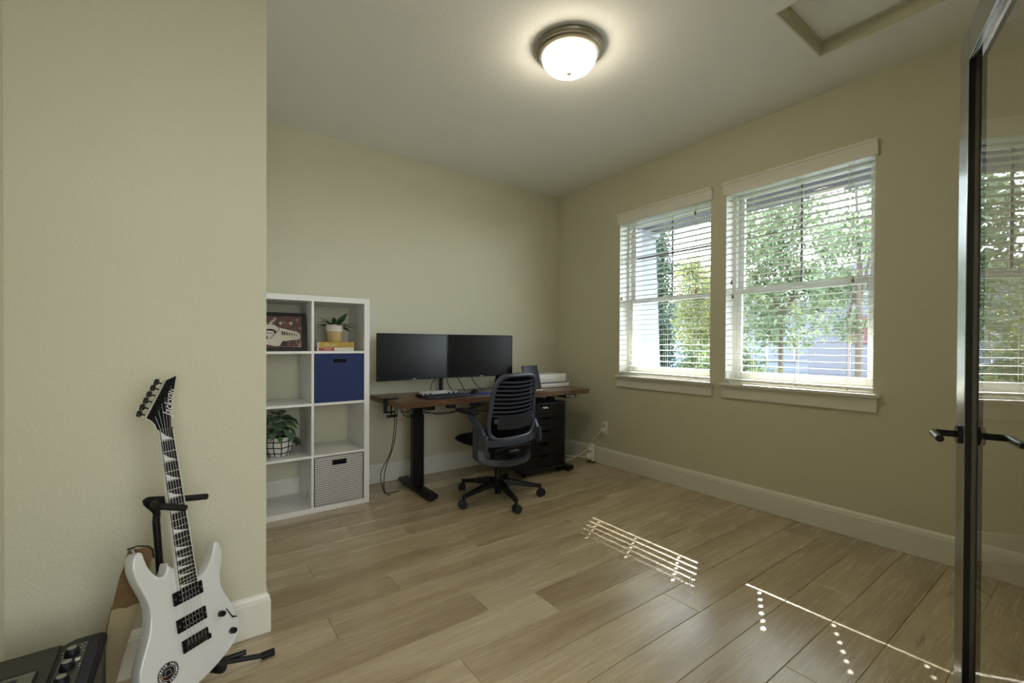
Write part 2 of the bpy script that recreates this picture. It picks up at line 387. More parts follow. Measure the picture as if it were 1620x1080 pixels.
def slat_mesh(y0, y1, cords, w=.0508, th=.0027):
    """a slightly crowned slat with real route holes where the cords pass"""
    t = bmesh.new(); hy, hx = .0045, .0085
    xs = [-w/2, -w/4, -hx, hx, w/4, w/2]
    yv = [y0]
    for c in sorted(cords): yv += [c-hy, c+hy]
    yv.append(y1)
    def z(x): return .0016*(1-(2*x/w)**2)
    top = [[t.verts.new((x, y, z(x)+th/2)) for x in xs] for y in yv]; bot = [[t.verts.new((x, y, z(x)-th/2)) for x in xs] for y in yv]
    hole = lambda i, k: (i % 2 == 1 and k == 2 and i < len(yv)-1)
    for i in range(len(yv)-1):
        for k in range(len(xs)-1):
            if hole(i, k):
                for (a, b) in (((i, k), (i, k+1)), ((i+1, k), (i+1, k+1)), ((i, k), (i+1, k)), ((i, k+1), (i+1, k+1))):
                    t.faces.new((top[a[0]][a[1]], top[b[0]][b[1]], bot[b[0]][b[1]], bot[a[0]][a[1]]))
                continue
            t.faces.new((top[i][k], top[i][k+1], top[i+1][k+1], top[i+1][k])); t.faces.new((bot[i+1][k], bot[i+1][k+1], bot[i][k+1], bot[i][k]))
    n = len(xs)-1
    for i in range(len(yv)-1):
        for k in (0, n): t.faces.new((top[i][k], top[i+1][k], bot[i+1][k], bot[i][k]))
    for k in range(n):
        for i in (0, len(yv)-1): t.faces.new((top[i][k], top[i][k+1], bot[i][k+1], bot[i][k]))
    bmesh.ops.recalc_face_normals(t, faces=t.faces)
    b = B(); b._merge(t); return b.mesh('slat', BLIND)

CORD = mat('blind_cord', (.70, .66, .52), .8); TASSEL = mat('tassel_wood', (.30, .23, .12), .5)
def blind(W, cords, label, hang, gaps):
    y0, y1 = W; root = thing('window_blind', label, 'blind', (.031, 0, 0), group='white slat blinds in the two windows')
    me = slat_mesh(y0+.010, y1-.010, cords)
    z = ZS+.040; zs = []
    for k in range(40):
        z += gaps[k] if k < len(gaps) else .04345
        if z > ZT-.055: break
        zs.append(z)
    for z in zs: inst('slat', me, root, (0, 0, z), (0, R(.0), 0))
    B().lo(-.0255, .0255, y0+.008, y1-.008, ZS+.018, ZS+.036, .003, 2).obj('bottom_rail', BLIND, root)
    B().lo(-.028, .026, y0+.006, y1-.006, ZT-.048, ZT-.005, .002).obj('headrail', BLIND, root)
    for c in cords:
        q = B()
        for x in (-.0272, .0272): q.cyl((x, c, ZS+.015), (x, c, ZT-.03), .0011, seg=6)
        q.cyl((0, c+.001, ZS+.015), (0, c+.001, ZT-.03), .0009, seg=6)
        q.obj('ladder_cord', CORD, root)
        B().lathe([(0, -.004), (.0045, -.003), (.006, 0), (.0045, .003), (0, .004)], (-.018, c, ZS+.0165), 10).obj('rail_button', TASSEL, root)
    for (y, za) in hang:
        q = B().cyl((-.0345, y, za+.03), (-.0345, y, ZT-.02), .0010, seg=6).obj('pull_cord', CORD, root)
        B().lathe([(0, 0), (.0075, .004), (.0085, .012), (.005, .026), (.003, .036), (0, .037)], (-.0345, y, za), 12).obj('tassel', TASSEL, q)
    # crown valance with short returns, across the wall face
    f = [(-.002, 2.252), (-.016, 2.252), (-.019, 2.262), (-.018, 2.300), (-.023, 2.308), (-.026, 2.326), (-.036, 2.334), (-.036, 2.344), (-.002, 2.344)]
    ya, yb = y0-.014, y1+.014
    v = B().prism(f, -yb, -ya, Matrix(((1, 0, 0, -.031), (0, 0, -1, 0), (0, 1, 0, 0), (0, 0, 0, 1))))
    v.obj('valance', BLIND, root)
    return root
blind(W1, (-1.04, -1.334, -1.622), 'narrower-looking white slat blind of the far window, nearer the desk corner', [(-1.629, 1.555), (-1.629+.012, 2.17), (-.888, 1.55)],
      [.0495, .0494, .0484, .0478, .0468, .0455, .0440])
blind(W2, (-2.043, -2.337, -2.623), 'white slat blind of the near window, closer to the glass door', [(-2.651, 1.525), (-2.640, 2.30), (-1.913, 1.59), (-1.923, 1.487)],
      [.0483, .0455])

# ---------------------------------------------------------------- glass door, opened into the room
d_ang = R(71.7); dd = Vector((math.sin(d_ang), math.cos(d_ang), 0)); dn = Vector((-dd.y, dd.x, 0))
P0 = Vector((-1.375, -3.319, 0)); DWID = .76
door = senv('door_1'); M = Matrix.Identity(4)
for i in range(3): M[i][0], M[i][1], M[i][2] = -dd[i], dn[i], (0, 0, 1)[i]     # local x: free edge -> hinge, y: visible side, z up
M.translation = P0; door.matrix_world = M
DALU = mat('door_aluminium', (.40, .40, .39), .26, .95); DBEAD = mat('door_bead_black', (.012, .012, .015), .22, 0, coat=.5)
TH = .038; z0, z1 = .008, 2.045; ST = .098; RB = .132
def dbox(n, x0, x1, za, zb, m=DALU): return B().lo(x0, x1, -TH, 0, za, zb, .0015).obj(n, m, door)
dbox('door_stile', 0, ST, z0, z1); dbox('door_stile', DWID-ST, DWID, z0, z1)
dbox('door_rail', ST, DWID-ST, z1-.098, z1); dbox('door_rail', ST, DWID-ST, z0, RB)
def bead(side):
    t = B(); xa, xb, za, zb = ST, DWID-ST, RB, z1-.098
    steps = ((-.0015, -.0050, .002), (-.0050, -.0090, .004), (-.0090, -.0140, .0065))
    for y1_, y0_, wd in steps:
        if side < 0: y0_, y1_ = -TH-y0_, -TH-y1_
        a, b = min(y0_, y1_), max(y0_, y1_)
        t.lo(xa, xa+wd, a, b, za, zb).lo(xb-wd, xb, a, b, za, zb).lo(xa+wd, xb-wd, a, b, za, za+wd).lo(xa+wd, xb-wd, a, b, zb-wd, zb)
    return t.obj('glazing_bead', DBEAD, door, smooth=False)
bead(1); bead(-1)
B().lo(ST+.001, DWID-ST-.001, -.0238, -.0142, RB+.001, z1-.099).obj('glass_pane', DGLASS, door, smooth=False)
HB = mat('handle_black', (.02, .02, .022), .25, .6)
def door_handle(s):
    hz = .895; hx = .055; y = 0 if s > 0 else -TH
    h = B().cyl((hx, y, hz), (hx, y+s*.0095, hz), .0265, .0262, 28).cyl((hx, y+s*.009, hz), (hx, y+s*.052, hz), .0095, seg=18)
    h.tube([(hx, y+s*.043, hz), (hx, y+s*.052, hz), (hx+.006, y+s*.058, hz), (hx+.016, y+s*.060, hz), (hx+.115, y+s*.060, hz)], .0095, 16)
    h.obj('door_handle', HB, door)
door_handle(1); door_handle(-1)
for hz in (.25, 1.03, 1.8): B().cyl((DWID+.004, .004, hz-.045), (DWID+.004, .004, hz+.045), .006, seg=12).obj('hinge', BLKM, door)

# ---------------------------------------------------------------- flush ceiling light
CL = (-1.585, -1.857)
cl = thing('ceiling_light', 'round flush ceiling light with frosted glass bowl and brushed nickel ring', 'ceiling light', (*CL, H))
NICK = mat('brushed_nickel', (.36, .33, .27), .34, .9)
B().lathe([(.165, -.0005), (.178, -.002), (.181, -.012), (.176, -.022), (.172, -.024), (.172, -.034), (.163, -.038), (.162, -.047), (.152, -.052), (.145, -.052), (.145, -.0005)], seg=64, closed=True).obj('trim_ring', NICK, cl)
def bowl_mat():
    m = bpy.data.materials.new('lit_frosted_glass'); m.use_nodes = True; n = m.node_tree; N = n.nodes; L = n.links
    b = N['Principled BSDF']; b.inputs['Base Color'].default_value = (.8, .78, .7, 1); b.inputs['Roughness'].default_value = .25
    b.inputs['Emission Color'].default_value = (1, .87, .66, 1); b.inputs['Emission Strength'].default_value = 13.0
    return m
pr = [(.1435, -.045), (.1435, -.052)]
for k in range(1, 13):
    a = k/12*math.pi/2; pr.append((.1435*math.cos(a)**.85 if k < 12 else 0.0, -.052-.083*math.sin(a)))
B().lathe(pr, seg=56).obj('glass_bowl', bowl_mat(), cl)
B().lathe([(0, -.128), (.011, -.134), (.0125, -.139), (.009, -.146), (.006, -.150), (.0065, -.153), (0, -.160)], seg=20).obj('finial', NICK, cl)

# ---------------------------------------------------------------- cube shelf
SX1, SX0, SY0, SY1, SH = -2.168, -2.933, -.405, -.017, 1.468
KO, KI = .038, .016
shelf = thing('cube_shelf', 'white cube shelf unit, two cells wide and four high, against the back wall', 'shelf', (SX0, SY0, 0))
SW, SD = SX1-SX0, SY1-SY0; CH = (SH-2*KO-3*KI)/4
B().lo(0, KO, 0, SD, .001, SH-KO, .001).obj('side_panel', WHITE, shelf); B().lo(SW-KO, SW, 0, SD, .001, SH, .001).obj('side_panel', WHITE, shelf)
B().lo(0, SW-KO, 0, SD, SH-KO, SH, .001).obj('top_panel', WHITE, shelf); B().lo(KO, SW-KO, 0, SD, .001, KO, .001).obj('bottom_panel', WHITE, shelf)
SM = SW/2
B().lo(SM-KI/2, SM+KI/2, .001, SD-.001, KO, SH-KO).obj('divider', WHITE, shelf, smooth=False)
SZ = [KO]
for k in range(1, 4):
    z = KO+k*CH+(k-1)*KI; SZ.append(z+KI)
    for a, b in ((KO, SM-KI/2), (SM+KI/2, SW-KO)): B().lo(a, b, .002, SD-.002, z, z+KI).obj('shelf_board', WHITE, shelf, smooth=False)
cellx = ((SX0+KO, SX0+SM-KI/2), (SX0+SM+KI/2, SX1-KO))     # world x range of the columns
INK = mat('print_black', (.01, .01, .01), .6)
# small arrow printed low on the divider, left side
q = B(); q.lo(SM-KI/2-.0006, SM-KI/2-.0001, .118, .122, .075, .135)
for s in (-1, 1): q.box((SM-KI/2-.00035, .12+s*.014, .092), (.0005, .004, .042), rot=(R(s*40), 0, 0))
q.obj('printed_arrow', INK, shelf, smooth=False)

def bin_(label, col, x0, x1, z0, striped=False):
    r = thing('storage_bin', label, 'storage bin', ((x0+x1)/2, SY0+.006, z0+.001))
    w, h, d = (x1-x0)/2-.004, CH-.004, .36; hw, hz0, hz1 = .045, h-.062, h-.034
    if striped:
        m = bpy.data.materials.new('striped_fabric'); m.use_nodes = True; n = m.node_tree; t = n.nodes.new('ShaderNodeTexCoord'); s = n.nodes.new('ShaderNodeSeparateXYZ')
        n.links.new(t.outputs['Object'], s.inputs[0]); mm = n.nodes.new('ShaderNodeMath'); mm.operation = 'MULTIPLY'; mm.inputs[1].default_value = 1/.0123
        n.links.new(s.outputs['Z'], mm.inputs[0]); fr_ = n.nodes.new('ShaderNodeMath'); fr_.operation = 'FRACT'; n.links.new(mm.outputs[0], fr_.inputs[0])
        cmp = n.nodes.new('ShaderNodeMath'); cmp.operation = 'GREATER_THAN'; cmp.inputs[1].default_value = .62; n.links.new(fr_.outputs[0], cmp.inputs[0])
        mx = n.nodes.new('ShaderNodeMix'); mx.data_type = 'RGBA'; mx.inputs['A'].default_value = (.72, .71, .69, 1); mx.inputs['B'].default_value = (.02, .02, .022, 1)
        n.links.new(cmp.outputs[0], mx.inputs['Factor']); n.links.new(mx.outputs['Result'], n.nodes['Principled BSDF'].inputs['Base Color']); n.nodes['Principled BSDF'].inputs['Roughness'].default_value = .85
    else: m = mat('navy_fabric', col, .9, bump=(600, .3), spot=(60, (.018, .03, .10), .5))
    t = B()
    t.lo(-w, w, 0, .006, 0, hz0).lo(-w, w, 0, .006, hz1, h).lo(-w, -hw, 0, .006, hz0, hz1).lo(hw, w, 0, .006, hz0, hz1)
    t.lo(-w, -w+.005, .006, d, 0, h).lo(w-.005, w, .006, d, 0, h).lo(-w+.005, w-.005, d-.005, d, 0, h).lo(-w+.005, w-.005, .006, d-.005, 0, .005)
    t.obj('bin_body', m, r, smooth=False)
    rim = B(); e = .0035
    rc = mat('bin_rim_black', (.012, .012, .014), .6) if striped else mat('bin_rim_blue', (.03, .05, .13), .6)
    for a in ((-hw-e, hw+e, hz1, hz1+e), (-hw-e, hw+e, hz0-e, hz0), (-hw-e, -hw, hz0, hz1), (hw, hw+e, hz0, hz1)): rim.lo(a[0], a[1], -.0015, .0, a[2], a[3])
    rim.obj('handle_rim', rc, r, smooth=False)
    B().lo(-hw, hw, .0062, .0065, hz0-.002, hz1+.002).obj('handle_flap', mat('bin_inside', (.008, .008, .01), .9), r, smooth=False)
    if striped:
        e = B(); b_ = .003
        for a in ((-w, w, h-b_, h), (-w, w, 0, b_), (-w, -w+b_, b_, h-b_), (w-b_, w, b_, h-b_)): e.lo(a[0], a[1], -.0012, 0, a[2], a[3])
        e.obj('piping', rc, r, smooth=False)
bin_('plain navy blue fabric bin with slot handle in the cube shelf', (.020, .035, .125), *cellx[1], SZ[2])
bin_('white fabric bin with thin black stripes in the bottom shelf cell', None, *cellx[1], SZ[0], True)

# framed bus picture leaning in the top left cell
pw, ph = .29, .262
pic = thing('picture_frame', 'black framed picture of a white bus leaning in the top left shelf cell', 'picture', (-2.714, -.285, SZ[3]+.001), rot=(R(-7), 0, R(-4)))
t = B(); b_ = .024
for a in ((-pw/2, pw/2, 0, b_), (-pw/2, pw/2, ph-b_, ph), (-pw/2, -pw/2+b_, b_, ph-b_), (pw/2-b_, pw/2, b_, ph-b_)): t.lo(a[0], a[1], 0, .035, a[2], a[3], .001)
t.obj('frame', mat('frame_black', (.012, .011, .011), .35), pic)
pm = bpy.data.materials.new('mosaic_print'); pm.use_nodes = True; n = pm.node_tree
tcn = n.nodes.new('ShaderNodeTexCoord'); vo = n.nodes.new('ShaderNodeTexVoronoi'); vo.inputs['Scale'].default_value = 170; nz = n.nodes.new('ShaderNodeTexNoise'); nz.inputs['Scale'].default_value = 45; nz.inputs['Detail'].default_value = 3
n.links.new(tcn.outputs['Object'], vo.inputs['Vector']); n.links.new(vo.outputs['Position'], nz.inputs['Vector']); rr = n.nodes.new('ShaderNodeValToRGB'); rr.color_ramp.interpolation = 'CONSTANT'
n.links.new(nz.outputs['Fac'], rr.inputs[0]); e = rr.color_ramp.elements
cols = [(0, (.02, .03, .05)), (.38, (.16, .018, .012)), (.44, (.02, .05, .05)), (.48, (.22, .035, .018)), (.52, (.01, .015, .02)), (.56, (.30, .11, .04)), (.60, (.03, .05, .035)), (.64, (.4, .34, .26))]
e[0].position, e[0].color = 0, (*cols[0][1], 1); e[1].position, e[1].color = cols[1][0], (*cols[1][1], 1)
for p_, c_ in cols[2:]: q = e.new(p_); q.color = (*c_, 1)
n.links.new(rr.outputs[0], n.nodes['Principled BSDF'].inputs['Base Color']); n.nodes['Principled BSDF'].inputs['Roughness'].default_value = .5
B().lo(-pw/2+b_, pw/2-b_, .010, .014, b_, ph-b_).obj('print', pm, pic, smooth=False)
B().lo(-pw/2+.004, pw/2-.004, .030, .034, .004, ph-.004).obj('backing', mat('kraft_board', (.2, .14, .08), .9), pic)
# the bus, printed: facing left with a round front
FR = Matrix.Rotation(R(90), 4, 'X')     # poly (x, z) -> plane y
def flat(name, poly, m, parent, y, th=.0004): return B().prism(poly, 0, th, Matrix.Translation((0, y, 0)) @ FR).obj(name, m, parent, smooth=False)
cream = mat('print_cream', (.62, .58, .50), .6)
flat('printed_bus', [(-.12, .050), (-.12, .155), (-.105, .172), (-.08, .182), (-.05, .178), (-.028, .165), (-.018, .158), (.085, .135), (.108, .118), (.112, .098), (.105, .082), (.03, .072), (-.005, .055), (-.018, .036), (-.045, .034), (-.08, .042)], cream, pic, .0099)
flat('printed_windscreen', [(-.12, .118), (-.12, .148), (-.062, .150), (-.040, .140), (-.038, .122)], INK, pic, .0095)
flat('printed_pane', [(-.093, .123), (-.092, .139), (-.050, .135), (-.050, .124)], MATS['mark_silver'] if 'mark_silver' in MATS else mat('mark_silver', (.6, .6, .62), .4), pic, .0091)
for k in range(7):
    x = -.005+k*.0150; s = 1-k*.09; zc = .124-k*.0022
    flat('printed_window', [(x, zc-.014*s), (x, zc+.013*s), (x+.009*s, zc+.012*s), (x+.009*s, zc-.014*s)], INK, pic, .0095)
B().lathe([(0, 0), (.0155, 0), (.0155, .0005), (0, .0005)], (-.102, .0096, .092), 20, Matrix.Rotation(R(90), 4, 'X')).obj('printed_lamp', INK, pic)
B().lathe([(0, 0), (.010, 0), (.010, .0005), (0, .0005)], (-.102, .0091, .092), 20, Matrix.Rotation(R(90), 4, 'X')).obj('printed_lamp', mat('print_brown', (.2, .15, .06), .6), pic)
B().tube([(-.045, .0094, .195), (-.018, .0094, .148), (-.075, .0094, .080)], .0020, 6).obj('printed_wiper', INK, pic)
flat('printed_wheel', [(-.005, .036), (-.008, .056), (.004, .070), (.02, .070), (.030, .058), (.028, .038)], mat('print_dark', (.05, .045, .035), .7), pic, .0093)
for k, x in enumerate((-.07, -.012, .05)):
    q = B()
    for s, r0 in ((1, .009), (-1, .004)): q.prism([(x-r0, .19), (x, .19+r0), (x+r0, .19), (x, .19-r0)], 0, .0004 if s > 0 else .0008, Matrix.Translation((0, .0099, 0)) @ FR)
    q.obj('printed_star', cream if k != 1 else mat('print_white', (.7, .7, .68), .6), pic)

# books lying under the small plant
def book(label, z, h, w, d, col, x, spine, txtcol, size):
    r = thing('book', label, 'book', (x, -.375, z), group='paperbacks lying under the small potted plant')
    cv = mat('cover_'+spine[:3], col, .5)
    t = B().lo(-w/2, w/2, 0, .0015, 0, h).lo(-w/2, w/2, .0015, d, 0, .0015).lo(-w/2, w/2, .0015, d, h-.0015, h)
    t.obj('cover', cv, r, smooth=False)
    B().lo(-w/2+.002, w/2-.002, .0015, d-.003, .0015, h-.0015).obj('pages', mat('page_cream', (.6, .57, .47), .9), r, smooth=False)
    return r
bx = (-2.52-2.268)/2
b1 = book('lower book with a white and red spine', SZ[3]+.001, .024, .245, .16, (.62, .58, .50), bx, 'SAPIENS', None, .01)
sp = B().lo(-.112, -.010, -.0006, -.0001, .002, .022).obj('spine_band', mat('book_red', (.35, .03, .02), .5), b1, smooth=False)
YW = mat('book_text_white', (.75, .72, .62), .6)
text('spine_title', 'SAPIENS', .013, YW, b1, Matrix.Translation((-.055, -.0008, .012)) @ FR, .0002)
B().lathe([(0, 0), (.003, 0), (.003, .0005), (0, .0005)], (.10, -.0001, .012), 10, Matrix.Rotation(R(90), 4, 'X')).obj('spine_dot', INK, b1)
b2 = book('upper book with a mustard yellow spine', SZ[3]+.0262, .036, .25, .16, (.42, .28, .025), bx+.001, 'THE', None, .01)
B().lo(-.124, -.108, -.0006, -.0001, .001, .035).obj('spine_band', mat('spine_grey', (.45, .45, .42), .5), b2, smooth=False)
text('spine_title', 'THE', .010, YW, b2, Matrix.Translation((-.062, -.0004, .0285)) @ FR, .0002)
text('spine_title', 'DARK FOREST', .0145, YW, b2, Matrix.Translation((-.035, -.0004, .0145)) @ FR, .0002, sx=.95)
text('spine_emblem', 'V', .016, INK, b2, Matrix.Translation((.105, -.0004, .018)) @ FR, .0002)

# plants
def leaf_mesh(name, Ln, Wd, m, bend=.3, fold=.25, nseg=6):
    t = bmesh.new(); rows = []
    for i in range(nseg+1):
        s = i/nseg; x = Ln*s; wd = Wd/2*math.sin(math.pi*min(1, s*.96+.02)**.8)*(1 if i < nseg else .05)
        z = -bend*Ln*s*s
        rows.append([t.verts.new((x, -wd, z+fold*wd)), t.verts.new((x, 0, z)), t.verts.new((x, wd, z+fold*wd))])
    for a, b in zip(rows, rows[1:]):
        for k in range(2): t.faces.new((a[k], b[k], b[k+1], a[k+1]))
    b = B(); b._merge(t); return b.mesh(name, m)
def stripe_leaf_mat(name, dark, light, scale, amt):
    m = leaf_mat(name, dark, dark, .2, .35); n = m.node_tree; N = n.nodes; L = n.links; t = N.new('ShaderNodeTexCoord'); wv = N.new('ShaderNodeTexWave')
    wv.bands_direction = 'DIAGONAL'; wv.inputs['Scale'].default_value = scale; wv.inputs['Distortion'].default_value = 1.5; L.new(t.outputs['Object'], wv.inputs['Vector'])
    # mirror the veins about the midrib
    sp_ = N.new('ShaderNodeSeparateXYZ'); ab = N.new('ShaderNodeMath'); ab.operation = 'ABSOLUTE'; cb = N.new('ShaderNodeCombineXYZ')
    L.new(t.outputs['Object'], sp_.inputs[0]); L.new(sp_.outputs['Y'], ab.inputs[0]); ng = N.new('ShaderNodeMath'); ng.operation = 'MULTIPLY'; ng.inputs[1].default_value = -1.3; L.new(ab.outputs[0], ng.inputs[0])
    L.new(sp_.outputs['X'], cb.inputs[0]); L.new(ng.outputs[0], cb.inputs[1]); L.new(cb.outputs[0], wv.inputs['Vector'])
    r = N.new('ShaderNodeValToRGB'); L.new(wv.outputs['Fac'], r.inputs[0]); r.color_ramp.elements[0].position = amt; r.color_ramp.elements[0].color = (*dark, 1); r.color_ramp.elements[1].position = amt+.15; r.color_ramp.elements[1].color = (*light, 1)
    for nd in N:
        if nd.type == 'BSDF_PRINCIPLED': L.new(r.outputs[0], nd.inputs['Base Color'])
        if nd.type == 'BSDF_TRANSLUCENT': L.new(r.outputs[0], nd.inputs[0])
    return m
rnd = random.Random(3)
sp1 = thing('potted_plant', 'small leafy plant in a two-tone white and tan pot standing on two books', 'potted plant', (-2.385, -.30, SZ[3]+.0635))
B().lathe([(0, 0), (.046, 0), (.049, .004), (.056, .075)], seg=32).obj('pot_base', mat('pot_tan', (.52, .38, .17), .45), sp1)
B().lathe([(.056, .075), (.0615, .122), (.0565, .122), (.054, .105), (0, .105)], seg=32).obj('pot_rim', mat('pot_white', (.72, .70, .62), .4), sp1)
B().lathe([(0, .1055), (.053, .1055)], seg=20).obj('soil', mat('soil', (.03, .02, .012), .95, bump=(200, 1)), sp1)
G1 = leaf_mat('leaf_dark', (.018, .055, .018), (.03, .085, .022), .15, .3)
lm = leaf_mesh('leaf', .145, .034, G1, .45, .35, 8); lm2 = leaf_mesh('leaf', .115, .040, G1, .15, .3, 8)
for k in range(17):
    az = k*2.399+.4; el = (.95 if k < 4 else .55 if k < 8 else .25)+rnd.uniform(-.1, .1)
    inst('leaf', lm if k % 3 else lm2, sp1, (.008*math.cos(az), .008*math.sin(az), .106), (rnd.uniform(-.3, .3), -el, az), [rnd.uniform(.85, 1.08)]*3)
inst('leaf', leaf_mesh('leaf', .135, .042, G1, .05, .25, 8), sp1, (.004, 0, .106), (R(70), R(-52), R(-10)))

sp2 = thing('potted_plant', 'bushy striped-leaf plant in a white pot with a black grid, third shelf row', 'potted plant', (-2.735, -.27, SZ[1]+.001), rot=(0, 0, .2))
POTW = mat('pot_grid_white', (.66, .65, .62), .5, bump=(90, .5)); pp = [(0, 0), (.052, 0), (.062, .006), (.080, .05), (.086, .09), (.082, .138)]
B().lathe(pp+[(.076, .138), (.074, .12), (0, .12)], seg=40).obj('pot', POTW, sp2)
g = B()
for z in (.028, .066, .104): 
    r0 = [a[0]+(b[0]-a[0])*(z-a[1])/(b[1]-a[1]) for a, b in zip(pp[1:], pp[2:]) if a[1] <= z <= b[1]][0]
    g.tube([((r0+.0002)*math.cos(a*math.pi/18), (r0+.0002)*math.sin(a*math.pi/18), z+.002*math.sin(a*.9)) for a in range(36)], .0034, 6, True)
for k in range(11):
    a = k*2*math.pi/11; g.tube([((r+.0002)*math.cos(a+.03*math.sin(z*60)), (r+.0002)*math.sin(a+.03*math.sin(z*60)), z) for r, z in pp[2:]], .0032, 6)
g.lathe([(.0825, .132), (.0835, .139), (.076, .140)], seg=40)
g.obj('grid_line', mat('pot_grid_black', (.01, .01, .01), .5), sp2)
B().lathe([(0, .121), (.0738, .121)], seg=24).obj('soil', MATS['soil'], sp2)
SL = stripe_leaf_mat('striped_leaf', (.012, .05, .016), (.20, .31, .20), 28, .50); SL2 = leaf_mat('leaf_bright', (.07, .19, .03), (.10, .24, .05), .2, .35)
l1 = leaf_mesh('leaf', .075, .052, SL, .35, .2, 6); l2 = leaf_mesh('leaf', .062, .044, SL2, .3, .2, 6)
for k in range(52):
    u = (k+.5)/52; az = k*2.399; phi = u*1.75
    rr_ = .085+.03*rnd.random(); cx, cy, cz = rr_*math.sin(phi)*math.cos(az)*1.1, rr_*math.sin(phi)*math.sin(az), .155+rr_*1.05*math.cos(phi)*1.0
    cx = min(cx, .09)
    el = .5-phi*.75+rnd.uniform(-.3, .3)
    inst('leaf', l2 if k % 9 == 4 else l1, sp2, (cx*.8, cy*.8, cz), (rnd.uniform(-.5, .5), -el, az+rnd.uniform(-.5, .5)), [rnd.uniform(.75, 1.1)]*3)
for k in range(3):
    inst('leaf', l1, sp2, (.088+.008*k, -.03+.03*k, .115-.012*k), (rnd.uniform(-.3, .3), R(35), -.4+.5*k))
st = B()
for k in range(16):
    az = k*2.4; st.tube([(.02*math.cos(az), .02*math.sin(az), .118), (.05*math.cos(az), .05*math.sin(az), .17), (.085*math.cos(az), .08*math.sin(az), .18)], .0016, 5)
st.obj('stem', G1, sp2)

# ---------------------------------------------------------------- standing desk
DT = .735; dx0, dx1, dy0, dy1 = -2.045, -.195, -.675, -.05
desk = thing('standing_desk', 'walnut butcher block standing desk with black T-shaped legs', 'desk', (dx0, dy0, 0)); DW, DD = dx1-dx0, dy1-dy0
WAL = wood_mat('walnut', (.040, .022, .012), (.125, .068, .036), (.27, .165, .095), .3, (1.2, 16, 16))
# butcher-block staves
for k in range(8):
    y = DD/8*k; ofs = (k*.37) % .6; cuts = [0]+[c for c in [ofs+.55*j for j in range(4)] if .05 < c < DW-.05]+[DW]
    for a, b in zip(cuts, cuts[1:]): B().lo(-(b-a)/2, (b-a)/2, .0002, DD/8-.0002, 0, .04, .0008).obj('stave', WAL, desk, smooth=False, loc=((a+b)/2, y, DT-.04))
def leg(x):
    l = B().lo(x-.045, x+.045, .27, .33, .045, .60, .004).lo(x-.036, x+.036, .275, .325, .60, DT-.075, .003).obj('leg', BLKM, desk)
    B().lo(x-.04, x+.04, .012, .585, .012, .046, .006, 2).obj('foot', BLKM, l)
    for y in (.045, .555): B().cyl((x, y, 0), (x, y, .013), .02, seg=14).obj('foot_pad', BLK, l)
    B().lo(x-.03, x+.03, .05, .56, DT-.075, DT-.0415, .003).obj('top_bracket', BLKM, l)
leg(.262); leg(DW-.262+.04)
B().lo(.30, DW-.26, .28, .32, DT-.072, DT-.045, .002).obj('crossbar', BLKM, desk)
cp = B().lo(1.55, 1.68, -.002, .05, DT-.062, DT-.0415, .004).obj('control_panel', BLK, desk)
for k in range(5): B().lo(1.562+k*.02, 1.574+k*.02, -.003, .006, DT-.058, DT-.047, .001).obj('button', mat('panel_silver', (.5, .5, .5), .3), cp)
B().lo(.38, .44, .0, .06, DT-.066, DT-.0415, .004).obj('cable_box', BLK, desk); B().lo(.60, .68, .02, .08, DT-.07, DT-.0415, .004).obj('cable_box', BLK, desk)

# clamp on the left edge of the desk
cx_, cy_ = -2.046, -.42
cl_ = thing('desk_clamp', 'black screw clamp gripping the left end of the desktop', 'clamp', (cx_, cy_, DT))
B().lo(-.016, .085, -.025, .025, .001, .009, .002).lo(-.016, -.002, -.022, .022, -.10, .001, .002).lo(-.016, .06, -.018, .018, -.098, -.088, .002).obj('clamp_bracket', BLKM, cl_)
B().cyl((.035, 0, -.125), (.035, 0, -.050), .006).cyl((.035, 0, -.048), (.035, 0, -.0415), .018).obj('clamp_screw', BLKM, cl_)
B().lo(.0, .075, -.009, .009, -.135, -.113, .006, 2).obj('clamp_knob', BLK, cl_)

# monitors on their post
def monitor(label, cx, cy, cz, ang, pw=.612, ph=.358):
    r = thing('monitor', label, 'monitor', (cx, cy, cz), ang, group='pair of black monitors above the desk')
    bz, bb = .009, .016
    t = B().lo(-pw/2, pw/2, .004, .022, -ph/2, ph/2, .003, 2).box((0, .034, 0), (pw*.7, .03, ph*.65), .012)
    t.obj('housing', BLK, r)
    f = B()
    f.lo(-pw/2, pw/2, 0, .006, -ph/2, -ph/2+bb, .001).lo(-pw/2, pw/2, 0, .006, ph/2-bz, ph/2, .001).lo(-pw/2, -pw/2+bz, 0, .006, -ph/2+bb, ph/2-bz, .001).lo(pw/2-bz, pw/2, 0, .006, -ph/2+bb, ph/2-bz, .001)
    f.obj('bezel', mat('bezel_dark', (.018, .02, .028), .28), r)
    B().lo(-pw/2+bz, pw/2-bz, .0015, .0038, -ph/2+bb, ph/2-bz).obj('screen', mat('screen_off', (.003, .003, .0035), .30, spec=.35), r, smooth=False)
    B().lo(-.014, .014, -.0006, -.0001, -ph/2+.005, -ph/2+.011).obj('maker_mark', mat('mark_silver', (.6, .6, .62), .4), r, smooth=False)
    return r
ma = R(6)
monitor('left monitor, nearer the cube shelf, switched off', -1.492-.306*math.cos(ma)-.004, -.325-.306*math.sin(ma), 1.046, ma)
monitor('right monitor, above the mouse and behind the office chair, switched off', -1.492+.306*math.cos(ma)+.004, -.325-.306*math.sin(ma), 1.046, -ma)
arm = thing('monitor_mount', 'black post and arms carrying the two monitors', 'monitor arm', (-1.475, -.17, DT))
B().cyl((0, 0, .01), (0, 0, .345), .0175, seg=20).obj('pole', BLKM, arm)
B().lo(-.05, .05, -.05, .06, .001, .011, .003).obj('base_plate', BLKM, arm)
